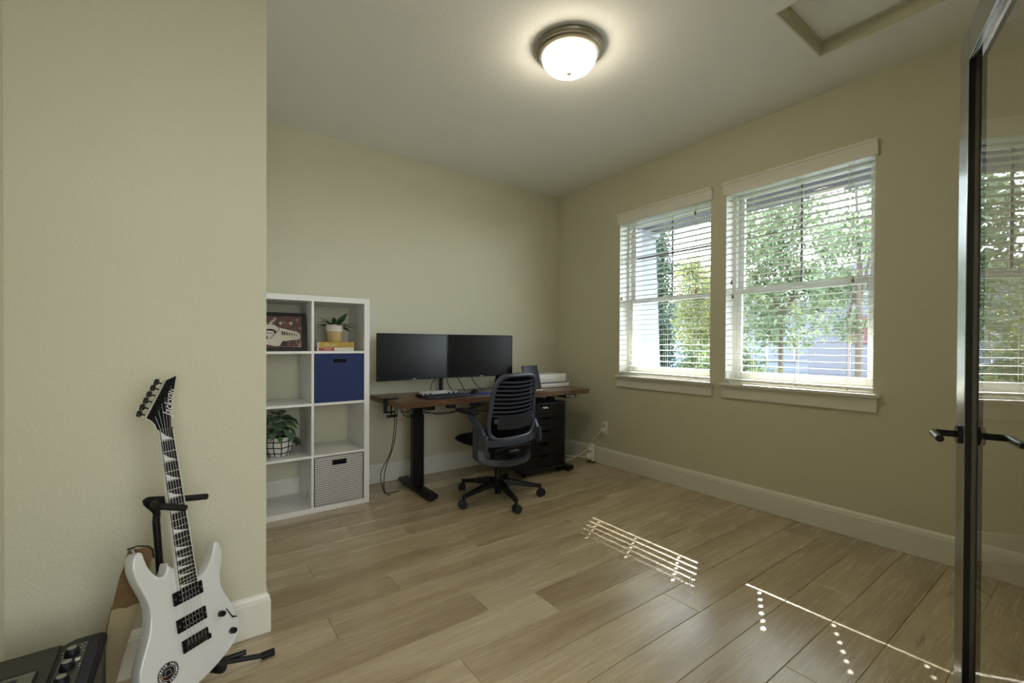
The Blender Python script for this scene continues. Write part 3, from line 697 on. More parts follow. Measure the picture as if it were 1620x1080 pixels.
for s in (-1, 1):
    q = B().tube([(0, -.0, .31), (s*.15, -.045, .31), (s*.29, -.115, .311)], .017, 10).cyl((s*.30, -.12, .311), (s*.303, -.132, .311), .035)
    q.obj('arm', BLKM, arm)

CAB = mat('cable_black', (.01, .01, .011), .55)
def cable(pts, label, r=.003, m=None, n=10, group=None): return tag(B().tube(pts, r, 8, smooth=n).obj('cable', m or CAB), label, 'cable', group)
cable([(-1.48, -.24, 1.0), (-1.52, -.25, .90), (-1.60, -.26, .83), (-1.62, -.27, .745)], 'black cable arching left of the monitor post')
cable([(-1.47, -.24, 1.0), (-1.40, -.26, .89), (-1.36, -.28, .84), (-1.31, -.29, .745)], 'black cable arching right of the monitor post')
cable([(-1.46, -.22, .90), (-1.44, -.24, .80), (-1.40, -.25, .745)], 'short black cable hugging the monitor post')
cable([(-1.245, -.29, .93), (-1.235, -.28, .85), (-1.17, -.26, .78), (-1.10, -.25, .739)], 'black cable hanging from the right monitor to the desk')
cable([(-1.97, -.42, .688), (-1.975, -.44, .60), (-1.99, -.42, .40), (-2.02, -.33, .20), (-2.02, -.30, .04), (-1.99, -.31, .006), (-1.90, -.30, .005)], 'black cable hanging to the floor beside the shelf, curling at its end')
cable([(-1.985, -.43, .688), (-1.99, -.43, .55), (-2.005, -.40, .35), (-2.045, -.30, .16), (-2.03, -.33, .03), (-2.0, -.37, .006)], 'black cable hanging to the floor beside the shelf, straight end')
cable([(-1.965, -.46, .690), (-1.94, -.46, .645), (-1.88, -.45, .640), (-1.85, -.44, .688)], 'short loop of black cable under the left end of the desk')
cable([(-1.975, -.48, .690), (-1.93, -.48, .615), (-1.86, -.47, .610), (-1.83, -.46, .686)], 'deeper loop of black cable under the left end of the desk')
cable([(-1.81, -.5, .690), (-1.72, -.46, .66), (-1.66, -.22, .58), (-1.40, -.22, .565), (-1.2, -.3, .61), (-1.05, -.3, .664)], 'long black cable sagging under the desktop')
cable([(-1.69, -.22, .60), (-1.50, -.22, .555), (-1.30, -.26, .58), (-1.15, -.32, .61), (-1.12, -.33, .664)], 'second long cable sagging lower under the desktop')
cable([(-1.30, -.4, .690), (-1.27, -.4, .60), (-1.17, -.4, .575), (-1.06, -.4, .60), (-1.0, -.4, .690)], 'cable loop hanging under the desk beside the armrest')

# keyboard, wrist rest, mouse, pad
kb = thing('keyboard', 'compact keyboard with grey-white keys and one orange key', 'keyboard', (-1.79, -.475, DT), R(2))
B().lo(0, .34, 0, .115, .001, .020, .004, 2).obj('case', BLK, kb)
km = B(); dk = B()
for r_i in range(5):
    for k in range(16):
        if r_i == 0 and k == 0: continue
        x = .006+k*.0206; y = .008+(4-r_i)*.0205; z = .020+(4-r_i)*.0018
        (dk if (k == 0 or k > 12 or (r_i == 4 and (k < 4 or k > 9))) and (r_i+k) % 2 else km).lo(x, x+.0175, y, y+.0175, z, z+.010, .002)
km.obj('keys', mat('key_white', (.55, .56, .56), .5), kb, kind='stuff'); dk.obj('dark_keys', mat('key_dark', (.06, .07, .09), .5), kb, kind='stuff')
B().lo(.006, .0235, .090, .1075, .027, .037, .002).obj('orange_key', mat('key_orange', (.5, .07, .02), .5), kb)
wr_ = thing('wrist_rest', 'dark blue-grey wrist rest in front of the keyboard', 'wrist rest', (-1.80, -.60, DT), R(1))
t = B(); t.box((.20, .045, .0095), (.40, .085, .017), .008, seg=3); t.obj('cushion', mat('rest_fabric', (.022, .028, .05), .75, bump=(500, .3)), wr_)
pad = tag(B().lo(-.10, .13, -.08, .10, 0, .003, .001).obj('mouse_pad', mat('pad_blue', (.02, .03, .35), .6), loc=(-1.30, -.47, DT+.0005)), 'thin blue pad under the mouse', 'mouse pad')
ms = thing('mouse', 'black computer mouse on the blue pad', 'mouse', (-1.31, -.45, DT+.0037), R(-10))
mb = bmesh.new(); bmesh.ops.create_uvsphere(mb, u_segments=24, v_segments=14, radius=1)
for v in mb.verts:
    v.co.z = max(v.co.z, 0); v.co = Vector((v.co.x*.036*(1-.1*v.co.y), v.co.y*.06, v.co.z*.036*(1-.18*v.co.y)))
b = B(); b._merge(mb); b.obj('mouse_body', BLK, ms); B().cyl((-.004, .035, .024), (.004, .035, .024), .010, seg=14).obj('scroll_wheel', mat('wheel_grey', (.3, .3, .32), .4), ms)

# tablet on a stand, scanner
tb = thing('tablet_screen', 'dark flat screen tilted on a small white stand beside the scanner', 'tablet', (-.742, -.528, DT), R(15))
Mt = Matrix.Translation((0, 0, .005)) @ Matrix.Rotation(R(-14), 4, 'X')
B().box((0, 0, .1125), (.225, .012, .215), .003, Mt and None).obj('body', mat('tablet_dark', (.015, .015, .017), .35), tb).matrix_local = Mt
B().box((0, -.0065, .1125), (.210, .001, .200)).obj('display', MATS['screen_off'], tb, smooth=False).matrix_local = Mt
B().box((.1135, 0, .1125), (.003, .013, .216)).obj('edge_strip', SILV, tb, smooth=False).matrix_local = Mt
B().lo(-.06, .135, -.03, .10, .0005, .007, .002).box((.0, .07, .055), (.06, .005, .12), .001, rot=(R(28), 0, 0)).obj('stand', mat('stand_white', (.68, .68, .66), .4), tb)
sn = thing('scanner', 'white flatbed scanner at the right end of the desk', 'scanner', (-.42, -.235, DT), R(0))
SWH = mat('scanner_white', (.80, .80, .77), .35)
B().lo(-.21, .225, -.165, .145, .001, .040, .006, 2).obj('base', SWH, sn)
B().lo(-.205, .205, -.150, .14, .040, .047, .001).obj('gap_strip', BLK, sn)
B().lo(-.21, .195, -.155, .145, .047, .128, .008, 2).obj('lid', SWH, sn); B().lo(-.195, .18, -.14, .13, .128, .133, .002).obj('lid_plate', mat('scanner_grey', (.5, .49, .45), .4), sn)
B().lo(-.06, .02, -.1535, -.150, .041, .0465).obj('status_light', mat('status_blue', (.05, .05, .5), .4), sn)

# ---------------------------------------------------------------- drawer cabinet
cab = thing('drawer_cabinet', 'black five-drawer rolling cabinet with scooped drawer fronts under the desk', 'cabinet', (-.94, -.645, 0))
CW, CD, CZ0, CZ1 = .47, .52, .052, .635
BW = mat('black_wood', (.009, .009, .009), .5, bump=(60, .4)); BE = mat('black_edge', (.022, .024, .028), .35)
B().lo(0, .018, .0, CD, CZ0, CZ1, .001).lo(CW-.018, CW, 0, CD, CZ0, CZ1, .001).lo(.018, CW-.018, 0, CD, CZ1-.018, CZ1, .001).lo(.018, CW-.018, 0, CD, CZ0, CZ0+.02, .001).lo(.018, CW-.018, CD-.008, CD, CZ0+.02, CZ1-.018).obj('carcass', BE, cab)
dh = (CZ1-.018-CZ0-.022)/5
for k in range(5):
    za = CZ0+.022+k*dh; zb = za+dh-.003; xa, xb = .0195, CW-.0195; c = (xa+xb)/2
    poly = [(xa, za), (xb, za), (xb, zb), (c+.065, zb), (c+.045, zb-.006), (c+.032, zb-.018), (c+.02, zb-.022), (c-.02, zb-.022), (c-.032, zb-.018), (c-.045, zb-.006), (c-.065, zb), (xa, zb)]
    B().prism(poly, -.017, 0, Matrix.Translation((0, .001, 0)) @ FR, bev=.0012, seg=1).obj('drawer_front', BW, cab)
    B().lo(.03, CW-.03, .03, CD-.03, za, za+.09).obj('drawer_box', BLK, cab, smooth=False)
q = B(); 
for k in range(3): q.box((CW/2-.02+k*.02, .006, CZ1-.042+.002*(k % 2)), (.03, .03, .012), .004, rot=(.2*k, .3, .4*k))
q.obj('crumpled_paper', mat('paper_white', (.6, .58, .52), .8), cab)
for x, y in ((.04, .05), (CW-.04, .05), (.04, CD-.05), (CW-.04, CD-.05)):
    q = B().cyl((x-.012, y, .0205), (x+.012, y, .0205), .020, seg=18).lo(x-.016, x+.016, y-.012, y+.012, .032, .052, .003); q.obj('caster', BLK, cab)

# ---------------------------------------------------------------- office chair
CH0 = (-1.358, -.871)
ch = thing('office_chair', 'black office chair with slatted backrest and five-star wheeled base', 'chair', (*CH0, 0), R(8))   # local +y = the way it faces
CP = mat('chair_plastic', (.040, .046, .068), .32); CF = mat('chair_fabric', (.004, .004, .006), .9, bump=(700, .3), spec=.15)
base = B().lathe([(0, .135), (.028, .135), (.030, .075), (.036, .075), (.044, .10), (.044, .125), (.036, .150), (0, .150)], seg=28).obj('base_hub', BLK, ch)
for k in range(5):
    a = R(43+72*k)-R(8); c, s_ = math.cos(a), math.sin(a)
    pts = [(.025*c, .025*s_, .125), (.10*c, .10*s_, .122), (.20*c, .20*s_, .103), (.320*c, .320*s_, .083)]
    lg = B().sweep(pts, [(-.024, -.022), (.024, -.022), (.019, .016), (.008, .021), (-.008, .021), (-.019, .016)], scales=[(1.05, 1.2), (.95, 1.05), (.75, .75), (.55, .5)])
    lg.cyl((.317*c, .317*s_, .095), (.317*c, .317*s_, .05), .011, seg=12)
    lg.obj('leg', BLKM, ch)
    b_a = a+[1.0, .4, 1.3, .2, .8][k]
    cw, sw_ = math.cos(b_a), math.sin(b_a); X, Y = .325*c, .325*s_
    cs = B().cyl((X-cw*.008, Y-sw_*.008, .032), (X+cw*.008, Y+sw_*.008, .032), .022, seg=14).box((X-sw_*.0, Y, .050), (.02, .03, .02), .004, rot=(0, 0, b_a)).obj('caster', BLK, ch)
    for sgn in (-1, 1):
        p = Vector((X+sgn*cw*.017, Y+sgn*sw_*.017, .0300)); d = Vector((cw, sw_, 0))*.0085
        B().lathe([(0, -.0085), (.022, -.0085), (.0285, -.006), (.0295, 0), (.0285, .006), (.022, .0085), (.020, .0075), (0, .0075)], p, 24, (d).to_track_quat('Z', 'Y').to_matrix().to_4x4()).obj('wheel', mat('caster_grey', (.02, .022, .028), .3), cs)
B().cyl((0, 0, .148), (0, 0, .30), .026, seg=24).cyl((0, 0, .28), (0, 0, .37), .019, seg=24).cyl((0, 0, .035), (0, 0, .1), .024, seg=24).obj('gas_lift', mat('lift_black', (.012, .012, .013), .25, .5), ch)
B().box((0, .0, .375), (.19, .26, .045), .015, seg=2).box((0, -.13, .372), (.12, .09, .03), .01).obj('mechanism', BLK, ch)
t = B()
for k in range(6): t.box((-.05+k*.014, -.185, .392), (.004, .05, .004), .001, rot=(0, 0, R(-12)))
t.obj('vent_rib', mat('rib_grey', (.25, .26, .28), .4), ch)
# seat: rounded cushion, waterfall front
def cushion(w, d, z, th, nx=18, ny=20):
    t = bmesh.new(); T, Bt = [], []
    for j in range(ny+1):
        for i in range(nx+1):
            u, v = 2*i/nx-1, 2*j/ny-1
            k = (1-.18*abs(v)**4 if v > 0 else 1-.28*abs(v)**3); x = w/2*u*k; y = d/2*v*(1-.12*abs(u)**3)
            edge = max(0, 1-max(abs(u), abs(v))**7)
            zz = z+.012*u*u-.02*max(0, v)**3*1.6
            T.append(t.verts.new((x, y, zz+th/2*edge))); Bt.append(t.verts.new((x*.97, y*.97, zz-th/2*edge-.02*(1-v*v))))
    W = nx+1
    for j in range(ny):
        for i in range(nx):
            a = j*W+i; t.faces.new((T[a], T[a+1], T[a+W+1], T[a+W])); t.faces.new((Bt[a+W], Bt[a+W+1], Bt[a+1], Bt[a]))
    bd = [(0, i) for i in range(W)]+[(j, nx) for j in range(1, ny+1)]+[(ny, i) for i in range(nx-1, -1, -1)]+[(j, 0) for j in range(ny-1, 0, -1)]
    for (a, b_) in zip(bd, bd[1:]+bd[:1]):
        A, C = a[0]*W+a[1], b_[0]*W+b_[1]; t.faces.new((T[A], Bt[A], Bt[C], T[C]))
    bmesh.ops.recalc_face_normals(t, faces=t.faces); return t
b = B(); b._merge(cushion(.50, .47, .448, .066), Matrix.Translation((0, .06, 0))); b.obj('seat', CF, ch)
B().box((0, .02, .408), (.36, .38, .022), .01, seg=2).obj('seat_shell', BLK, ch)
# back: profile of y against z (lean), half-width against z
def by(z): # centre line of the back frame
    t_ = (z-.46)/.5; return -.175-.012*math.sin(max(0, t_)*math.pi)*-1-.055*t_
def bw(z): t_ = max(0, min(1, (z-.47)/.48)); return .232-.040*t_
def wrap(x, z, depth=.035): return by(z)+depth*(abs(x)/.22)**2
loop = []
zb_, zt_ = .475, .93
for i in range(56):
    a = 2*math.pi*i/56; ca, sa = math.cos(a), math.sin(a); n_ = 5.0
    ex = math.copysign(abs(ca)**(2/n_), ca); ez = math.copysign(abs(sa)**(2/n_), sa)
    z = (zb_+zt_)/2+(zt_-zb_)/2*ez; x = bw(z)*ex; loop.append((x, wrap(x, z), z))
prof = [(-.0145, -.011), (.0145, -.011), (.0145, .007), (.008, .012), (-.008, .012), (-.0145, .007)]
def outn(p): return Vector((0, -1, 0))
B().sweep(loop, prof, closed=True, ups=[(0, -1, .1)]*56).obj('back_frame', CP, ch)
for k in range(9):
    z = .650+k*.0298; hw_ = bw(z)-.006
    pts = [(hw_*u, wrap(hw_*u, z)+.012*(1-u*u)*-1+.004, z-.010*(1-u*u)) for u in [i/10-1 for i in range(21)]]
    B().sweep(pts, [(-.0035, -.0065), (.0035, -.0065), (.0035, .0065), (-.0035, .0065)], up=Vector((0, -.35, 1))).obj('slat', CP, ch)
# front upholstery of the back, seen dark between slats
t = bmesh.new(); g_ = []
for j in range(15):
    z = .50+j*.031
    g_.append([t.verts.new(((bw(z)-.012)*u, wrap((bw(z)-.012)*u, z)+.030-.010*(1-u*u), z)) for u in [i/6-1 for i in range(13)]])
for a, c in zip(g_, g_[1:]):
    for i in range(12): t.faces.new((a[i], a[i+1], c[i+1], c[i]))
r_ = bmesh.ops.solidify(t, geom=t.faces[:], thickness=.012)
b = B(); b._merge(t); b.obj('backrest_cushion', CF, ch)
# lumbar panel with side clips
t = bmesh.new(); g_ = []
for z in (.555, .563, .600, .637, .645):
    ww = .165 if z in (.555, .645) else .172
    g_.append([t.verts.new((ww*u, wrap(ww*u, z, .02)-.010-.012*(1-u*u), z-.008*(1-u*u))) for u in [i/8-1 for i in range(17)]])
for a, c in zip(g_, g_[1:]):
    for i in range(16): t.faces.new((a[i], a[i+1], c[i+1], c[i]))
bmesh.ops.solidify(t, geom=t.faces[:], thickness=.008)
b = B(); b._merge(t); b.obj('lumbar_panel', mat('lumbar_grey', (.045, .047, .052), .45), ch)
for s in (-1, 1): B().box((s*.180, by(.61)+.008, .612), (.030, .020, .032), .005).obj('lumbar_clip', CP, ch)
# lower carrier: U-shaped shell that wraps forward under the seat and carries the arms
t = bmesh.new(); g_ = []
NA = 40
for i in range(NA+1):
    u = i/NA*2-1; au = abs(u)
    # outer edge path from right shoulder down under and up to the left shoulder
    if au > .55: k = (au-.55)/.45; xo, zo = .262, .36+.20*k
    else: q_ = au/.55; th_ = q_*math.pi/2; xo, zo = .262*math.sin(th_)**.8, .36-.075*math.cos(th_)**.9
    xo = math.copysign(xo, u)
    yo = -.200+.12*(abs(xo)/.262)**3*(1 if au < .55 else 1-.0*(au-.55))
    if au > .55: xi, zi = .230, zo
    else: xi, zi = .230*math.sin(th_)**.8, .372-.045*math.cos(th_)**.9
    xi = math.copysign(xi, u); yi = yo-.022+(.03 if au > .9 else 0)
    g_.append([t.verts.new((xo, yo+.06 if au > .45 else yo+.02+.04*au/.45, zo)), t.verts.new((xo, yo, zo)), t.verts.new((xi, yi, zi)), t.verts.new((xi*.985, yi+.03, zi+.004))])
for a, c in zip(g_, g_[1:]):
    for i in range(4): t.faces.new((a[i], a[(i+1) % 4], c[(i+1) % 4], c[i]))
t.faces.new(g_[0][::-1]); t.faces.new(g_[-1]); bmesh.ops.recalc_face_normals(t, faces=t.faces)
b = B(); b._merge(t)
# cross band under the backrest
pts = [(.232*u, by(.475)+.035*u*u-.004, .463-.012*(1-u*u)) for u in [i/10-1 for i in range(21)]]
b.sweep(pts, [(-.012, -.024), (.014, -.024), (.016, .0), (.010, .022), (-.012, .022)])
b.obj('support_frame', CP, ch)
B().sweep([(0, -.20, .30), (0, -.14, .325), (0, -.07, .36)], [(-.045, -.012), (.045, -.012), (.045, .012), (-.045, .012)]).obj('back_stem', BLK, ch)
for s in (-1, 1):
    ar = B().sweep([(s*.262, -.150, .47), (s*.268, -.11, .55), (s*.272, -.015, .642), (s*.272, .0, .658)], [(-.012, -.024), (.012, -.024), (.014, 0), (.012, .024), (-.012, .024)], ups=[(0, 1, 0)]*4, scales=[1.25, 1.1, 1, 1]).box((s*.268, -.145, .47), (.03, .08, .11), .012, seg=2).obj('armrest', CP, ch)
    bb_ = B(); tt = bmesh.new(); bmesh.ops.create_uvsphere(tt, u_segments=20, v_segments=12, radius=1)
    for v in tt.verts:
        x, y, z = v.co; ex = math.copysign(abs(x)**.6, x); v.co = Vector((ex*.043, math.copysign(abs(y)**.6, y)*.115, z*.017+(0.004*y)))
    bb_._merge(tt, Matrix.Translation((s*.272, .030, .672))); bb_.obj('arm_pad', BLK, ar)

# ---------------------------------------------------------------- outlet, plugs, cords at the right wall
PLW = mat('outlet_white', (.82, .81, .76), .4)
ol = thing('wall_outlet', 'white wall outlet with a plug, between the desk and the far window', 'outlet', (0, -.69, .352))
B().lo(-.006, -.0003, -.038, .038, -.06, .06, .003, 2).obj('cover_plate', PLW, ol)
for z in (-.022, .022): B().lo(-.0085, -.006, -.016, .016, z-.014, z+.014, .001).obj('socket', mat('socket_white', (.6, .58, .5), .4), ol)
pl_ = tag(B().lo(-.040, -.009, -.704, -.665, .315, .345, .004, 2).obj('wall_plug', PLW), 'white plug pushed into the wall outlet', 'plug')
ps = thing('power_strip', 'short white power strip standing upright against the right baseboard', 'power strip', (-.040, -.56, 0))
B().lo(-.018, .014, -.03, .03, .012, .185, .005, 2).obj('strip_body', PLW, ps); B().lo(-.02, .016, -.035, .035, .0, .012, .002).obj('strip_foot', BLK, ps)
tag(B().lo(-.110, -.0585, -.585, -.54, .045, .100, .006, 2).obj('charger', PLW), 'cube-shaped white charger on the power strip', 'charger')
tag(B().lo(-.098, -.0585, -.575, -.545, .120, .150, .004, 2).obj('strip_plug', PLW), 'small white plug above the cube charger', 'plug')
CW_ = mat('cord_white', (.80, .77, .66), .5)
cable([(-.03, -.682, .316), (-.05, -.66, .30), (-.07, -.60, .22), (-.052, -.565, .19)], 'white cord from the wall outlet down to the power strip', .004, CW_)
cable([(-.09, -.56, .136), (-.15, -.57, .12), (-.30, -.50, .045), (-.42, -.35, .006), (-.45, -.2, .006)], 'white cord drooping from the upper plug to behind the cabinet', .0035, CW_)
cable([(-.111, -.56, .07), (-.16, -.55, .07), (-.28, -.42, .075), (-.38, -.22, .12), (-.45, -.15, .16)], 'white cord from the cube charger to behind the cabinet', .0035, CW_)

# ---------------------------------------------------------------- guitar on its stand
def rotm(rx, ry, rz): return Matrix.Rotation(rz, 3, 'Z') @ Matrix.Rotation(rx, 3, 'X') @ Matrix.Rotation(ry, 3, 'Y')
GM = (rotm(-.2150, -.0017, .5877) @ Matrix(((1, 0, 0), (0, 0, -1), (0, 1, 0)))).to_4x4(); GM.translation = (-3.2156, -1.9339, .2405)
gt = thing('electric_guitar', 'white electric guitar with black pickups leaning back on a black stand', 'guitar'); gt.matrix_world = GM
GW = mat('guitar_white', (.60, .61, .60), .12, coat=.6); GBK = mat('guitar_black', (.008, .008, .009), .2); BIND = mat('binding_cream', (.62, .61, .55), .35)
outline = [(-.022, .205), (-.022, .224), (-.030, .228), (-.035, .238), (-.039, .246), (-.043, .240), (-.048, .226), (-.056, .216), (-.072, .221), (-.081, .234), (-.088, .247), (-.094, .262), (-.098, .280), (-.1015, .300),
           (-.106, .307), (-.113, .309), (-.121, .304), (-.128, .290), (-.131, .267), (-.128, .242), (-.122, .218), (-.114, .193), (-.107, .168), (-.103, .143), (-.105, .115), (-.110, .088), (-.118, .064),
           (-.128, .042), (-.138, .020), (-.147, -.003), (-.152, -.029), (-.153, -.055), (-.146, -.080), (-.131, -.103), (-.108, -.121), (-.080, -.132), (-.048, -.136), (-.018, -.134), (.013, -.130), (.046, -.121),
           (.078, -.109), (.107, -.096), (.131, -.077), (.144, -.053), (.1475, -.025), (.141, .013), (.127, .050), (.112, .086), (.106, .118), (.110, .150), (.119, .175), (.126, .205), (.1235, .231), (.1175, .245), (.110, .2495), (.103, .247),
           (.100, .238), (.096, .226), (.086, .205), (.070, .184), (.056, .172), (.042, .168), (.033, .172), (.030, .200)]
outline = [(a[0], a[1]) for a in spline([(x, y, 0) for x, y in outline], 2, True)]
B().prism(outline, -.042, 0, bev=.005, seg=3).obj('body', GW, gt)
nkm = mat('neck_maple', (.50, .38, .22), .35)
def hw(v): return .0215+(.648-v)*(.0285-.0215)/.486
B().prism([(-hw(.16)+.002, .16), (hw(.16)-.002, .16), (hw(.648)-.002, .648), (-hw(.648)+.002, .648)], .0008, .0065).prism([(-.017, .20), (.019, .20), (.016, .66), (-.0145, .66)], -.010, .0008, bev=.003).obj('neck', nkm, gt)
B().prism([(-hw(.157)+.002, .157), (hw(.157)-.002, .157), (hw(.648)-.002, .648), (-hw(.648)+.002, .648)], .0066, .0125).obj('fretboard', mat('ebony', (.013, .012, .011), .4), gt, smooth=False)
for s in (-1, 1):
    B().prism([(s*(hw(.157)-.0019), .157), (s*hw(.157), .157), (s*hw(.648), .648), (s*(hw(.648)-.0019), .648)], .0004, .0126).obj('neck_binding', BIND, gt, smooth=False)
FRT = mat('fret_nickel', (.75, .72, .6), .25, .8); fv = [.648*(2**(-k/12)) for k in range(25)]
for k in range(1, 25): B().box((0, fv[k], .0130), (hw(fv[k])*2-.003, .0022, .0012), .0004).obj('fret', FRT, gt)
PEARL = mat('pearl', (.60, .61, .60), .3)
for k in (1, 3, 5, 7, 9, 12, 15, 17, 19, 21, 24):
    va, vb = fv[k-1], fv[k]; g0 = (va-vb)*.14; wl = hw(va)-.004; wr2 = hw(va)-.005
    B().prism([(-wl, vb+g0*.6), (wr2, vb+g0*.6), (-wl*.15, vb+(va-vb)*.40), (-wl, va-g0)], .0124, .01262).obj('fret_inlay', PEARL, gt, smooth=False)
B().box((0, .649, .012), (.043, .004, .006), .0008).obj('nut', mat('nut_black', (.02, .02, .02), .3), gt)
# headstock: pointed, drooping to one side, with cream edge
hs = [(-.0215, .648), (.0215, .648), (.0235, .667), (.027, .698), (.037, .734), (.047, .770), (.062, .820), (.028, .807), (-.048, .690), (-.034, .6785), (-.025, .665)]
cx0, cy0 = .010, .715
B().prism(hs, -.010, .0035, bev=.001, seg=1).obj('headstock', BIND, gt)
hs2 = [(cx0+(x-cx0)*.955, cy0+(y-cy0)*.968) for x, y in hs]
B().prism(hs2, .0036, .0042).obj('headstock_face', GBK, gt, smooth=False)
posts = [(-.023, .696), (-.011, .714), (.002, .734), (.014, .753), (.027, .772), (.038, .789)]; kn = [(-.055, .708), (-.044, .727), (-.032, .746), (-.020, .765), (-.007, .784), (.006, .802)]
for (px, py), (kx, ky) in zip(posts, kn):
    pg = B().cyl((px, py, .0043), (px, py, .016), .0042, .0035, 14).lathe([(0, 0), (.006, 0), (.006, .0015), (0, .0015)], (px, py, .0042), 16).obj('tuning_peg', mat('tuner_black', (.02, .02, .022), .25, .6), gt)
    e_ = Vector((px, py, -.013)); f2 = Vector((kx, ky, -.010))
    dirv = (f2-e_).normalized(); st_ = e_+dirv*.012
    q = B().cyl(st_, f2, .0026, seg=8)
    q.box(f2, (.020, .012, .014), .0045, rot=Matrix.Rotation(math.atan2(dirv.y, dirv.x)+R(90), 4, 'Z'), seg=2); q.obj('tuner_knob', MATS['tuner_black'], pg)
text('headstock_logo', 'Jackson', .036, mat('logo_white', (.75, .75, .73), .4), gt, Matrix.Translation((.0255, .731, .0045)) @ Matrix.Rotation(R(75), 4, 'Z'), .0002, shear=.35, sx=.80)
for k in range(6):
    u = (k-2.5)*.0068; ub = (k-2.5)*.0105; px, py = posts[k]
    # bass string goes to the lowest peg
    B().tube([(ub, -.006, .0165), (u, .648, .0150), (px, py, .0070)], .00032+.00011*(5-k)/2, 5).obj('string', SILV, gt)
def pickup(v, hwid=.0435, hh=.0190):
    p = B().lo(-hwid, hwid, v-hh, v+hh, .0003, .0075, .0012).obj('pickup', GBK, gt)
    q = B()
    for r0 in (-.0085, .0085):
        for k in range(6): q.cyl(((k-2.5)*.0105, v+r0, .0074), ((k-2.5)*.0105, v+r0, .0082), .0022, seg=10)
    q.obj('pole_pieces', SILV, p, kind='stuff')
    q = B()
    for s in (-1, 1): q.cyl((s*(hwid-.005), v, .0074), (s*(hwid-.005), v, .0085), .0025, seg=10)
    q.obj('pickup_screw', SILV, p)
pickup(.1363); pickup(.0563)
br = B().lo(-.036, .042, -.026, .010, .0003, .006, .001).lo(.034, .047, -.026, -.012, .0003, .009, .001).obj('bridge', GBK, gt)
for k in range(6): B().lo((k-2.5)*.0105-.0046, (k-2.5)*.0105+.0046, -.022, .006, .006, .0135, .0012).obj('bridge_saddle', mat('saddle_black', (.03, .028, .025), .3, .6), br)
for u, v in ((.089, .024), (.117, -.046)):
    B().lathe([(0, 0), (.0095, 0), (.0098, .003), (.0085, .015), (.0075, .0165), (0, .0165)], (u, v, .0003), 24).obj('control_knob', mat('knob_black', (.015, .015, .017), .2, .4), gt)
q = B().box((.1185, .009, .0012), (.003, .034, .0012), rot=(0, 0, R(25))).cyl((.110, .027, .0005), (.110, .027, .002), .002, seg=8).cyl((.127, -.008, .0005), (.127, -.008, .002), .0022, seg=8)
q.tube([(.124, -.004, .001), (.127, -.006, .012), (.129, -.007, .016)], .0022, 8).obj('pickup_switch', GBK, gt)
# round sticker, plain emblem
stk = B().lathe([(0, .0003), (.030, .0003), (.030, .0006), (0, .0006)], (-.081, -.051, 0), 40).obj('round_sticker', INK, gt)
WS = mat('sticker_white', (.6, .6, .6), .4)
def ring(r0, r1, z=.0008): return B().lathe([(r0, .0006), (r1, .0006), (r1, z), (r0, z)], (-.081, -.051, 0), 40, closed=True)
ring(.0284, .0296).obj('sticker_ring', WS, stk); ring(.0172, .0181).obj('sticker_ring', WS, stk)
q = B()
for k in range(22):
    if k in (5, 16): continue
    a = k*2*math.pi/22; q.box((-.081+.0231*math.cos(a), -.051+.0231*math.sin(a), .0007), (.0048, .0030+.002*(k % 3 == 0), .0003), rot=(0, 0, a))
q.obj('sticker_border', WS, stk)
q = B().tube([(-.081-.010, -.051-.006, .0009), (-.081+.010, -.051-.006, .0009), (-.081+.006, -.051+.009, .0009), (-.081-.006, -.051+.009, .0009)], .0006, 4, True); q.obj('sticker_emblem', WS, stk)
B().box((-.097, -.053, .0009), (.010, .0022, .0003)).obj('sticker_dash', mat('dash_orange', (.6, .2, .04), .5), stk)
for (u, v) in ((-.113, .308), (-.04, -.134)): B().cyl((u, v-.002, -.021), (u-(.002 if v > 0 else 0), v+(.012 if v > 0 else -.012), -.021), .004, .006, 12).obj('strap_button', SILV, gt)

def G(u, v, w_): return GM @ Vector((u, v, w_))
gs = thing('guitar_stand', 'black tubular guitar stand holding the white guitar, one foot on the floor to the right', 'guitar stand')
hub = Vector((-3.290, -1.80, .20)); P_ = Vector((-3.3125, -1.80, .585))
bend = [hub, hub.lerp(P_, .5)]+spline([P_, Vector((-3.312, -1.802, .612)), G(-.035, .438, -.070), G(-.012, .433, -.040), G(.01, .427, -.032)], 6)
B().tube(bend, .0105, 14).obj('pole', BLKM, gs)
B().tube(spline([G(-.030, .4300, -.036), G(.010, .4260, -.034), G(.06, .413, -.032), G(.122, .399, -.030)], 5), .0098, 14).obj('yoke', mat('foam_black', (.008, .008, .008), .7, spec=.3), gs)
B().tube(spline([G(-.030, .430, -.036), G(-.050, .427, -.010), G(-.054, .421, .022), G(-.040, .414, .034), G(-.015, .403, .036), G(.008, .393, .036)], 5), .0100, 14).obj('yoke_gate', MATS['foam_black'], gs)
hc = Vector((-3.290, -1.80, 0))
B().cyl(hc+Vector((0, 0, .03)), hub+Vector((0, 0, .04)), .014, seg=18).cyl(hc+Vector((0, 0, .10)), hc+Vector((0, 0, .15)), .024, seg=18).obj('hub', BLKM, gs)
for a, Ln in ((4, .306), (232, .18), (288, .30)):
    d = Vector((math.cos(R(a)), math.sin(R(a)), 0)); n2 = Vector((-d.y, d.x, 0))
    tip = hc+d*Ln+Vector((0, 0, .0135)); l = B().tube([hc+Vector((0, 0, .125))+d*.018, hc+d*.10+Vector((0, 0, .060)), tip-d*.02], .0085, 12)
    lg = l.obj('leg', BLKM, gs); B().cyl(tip-d*.03, tip+d*.012, .0125, seg=16).obj('rubber_foot', MATS['foam_black'], lg)
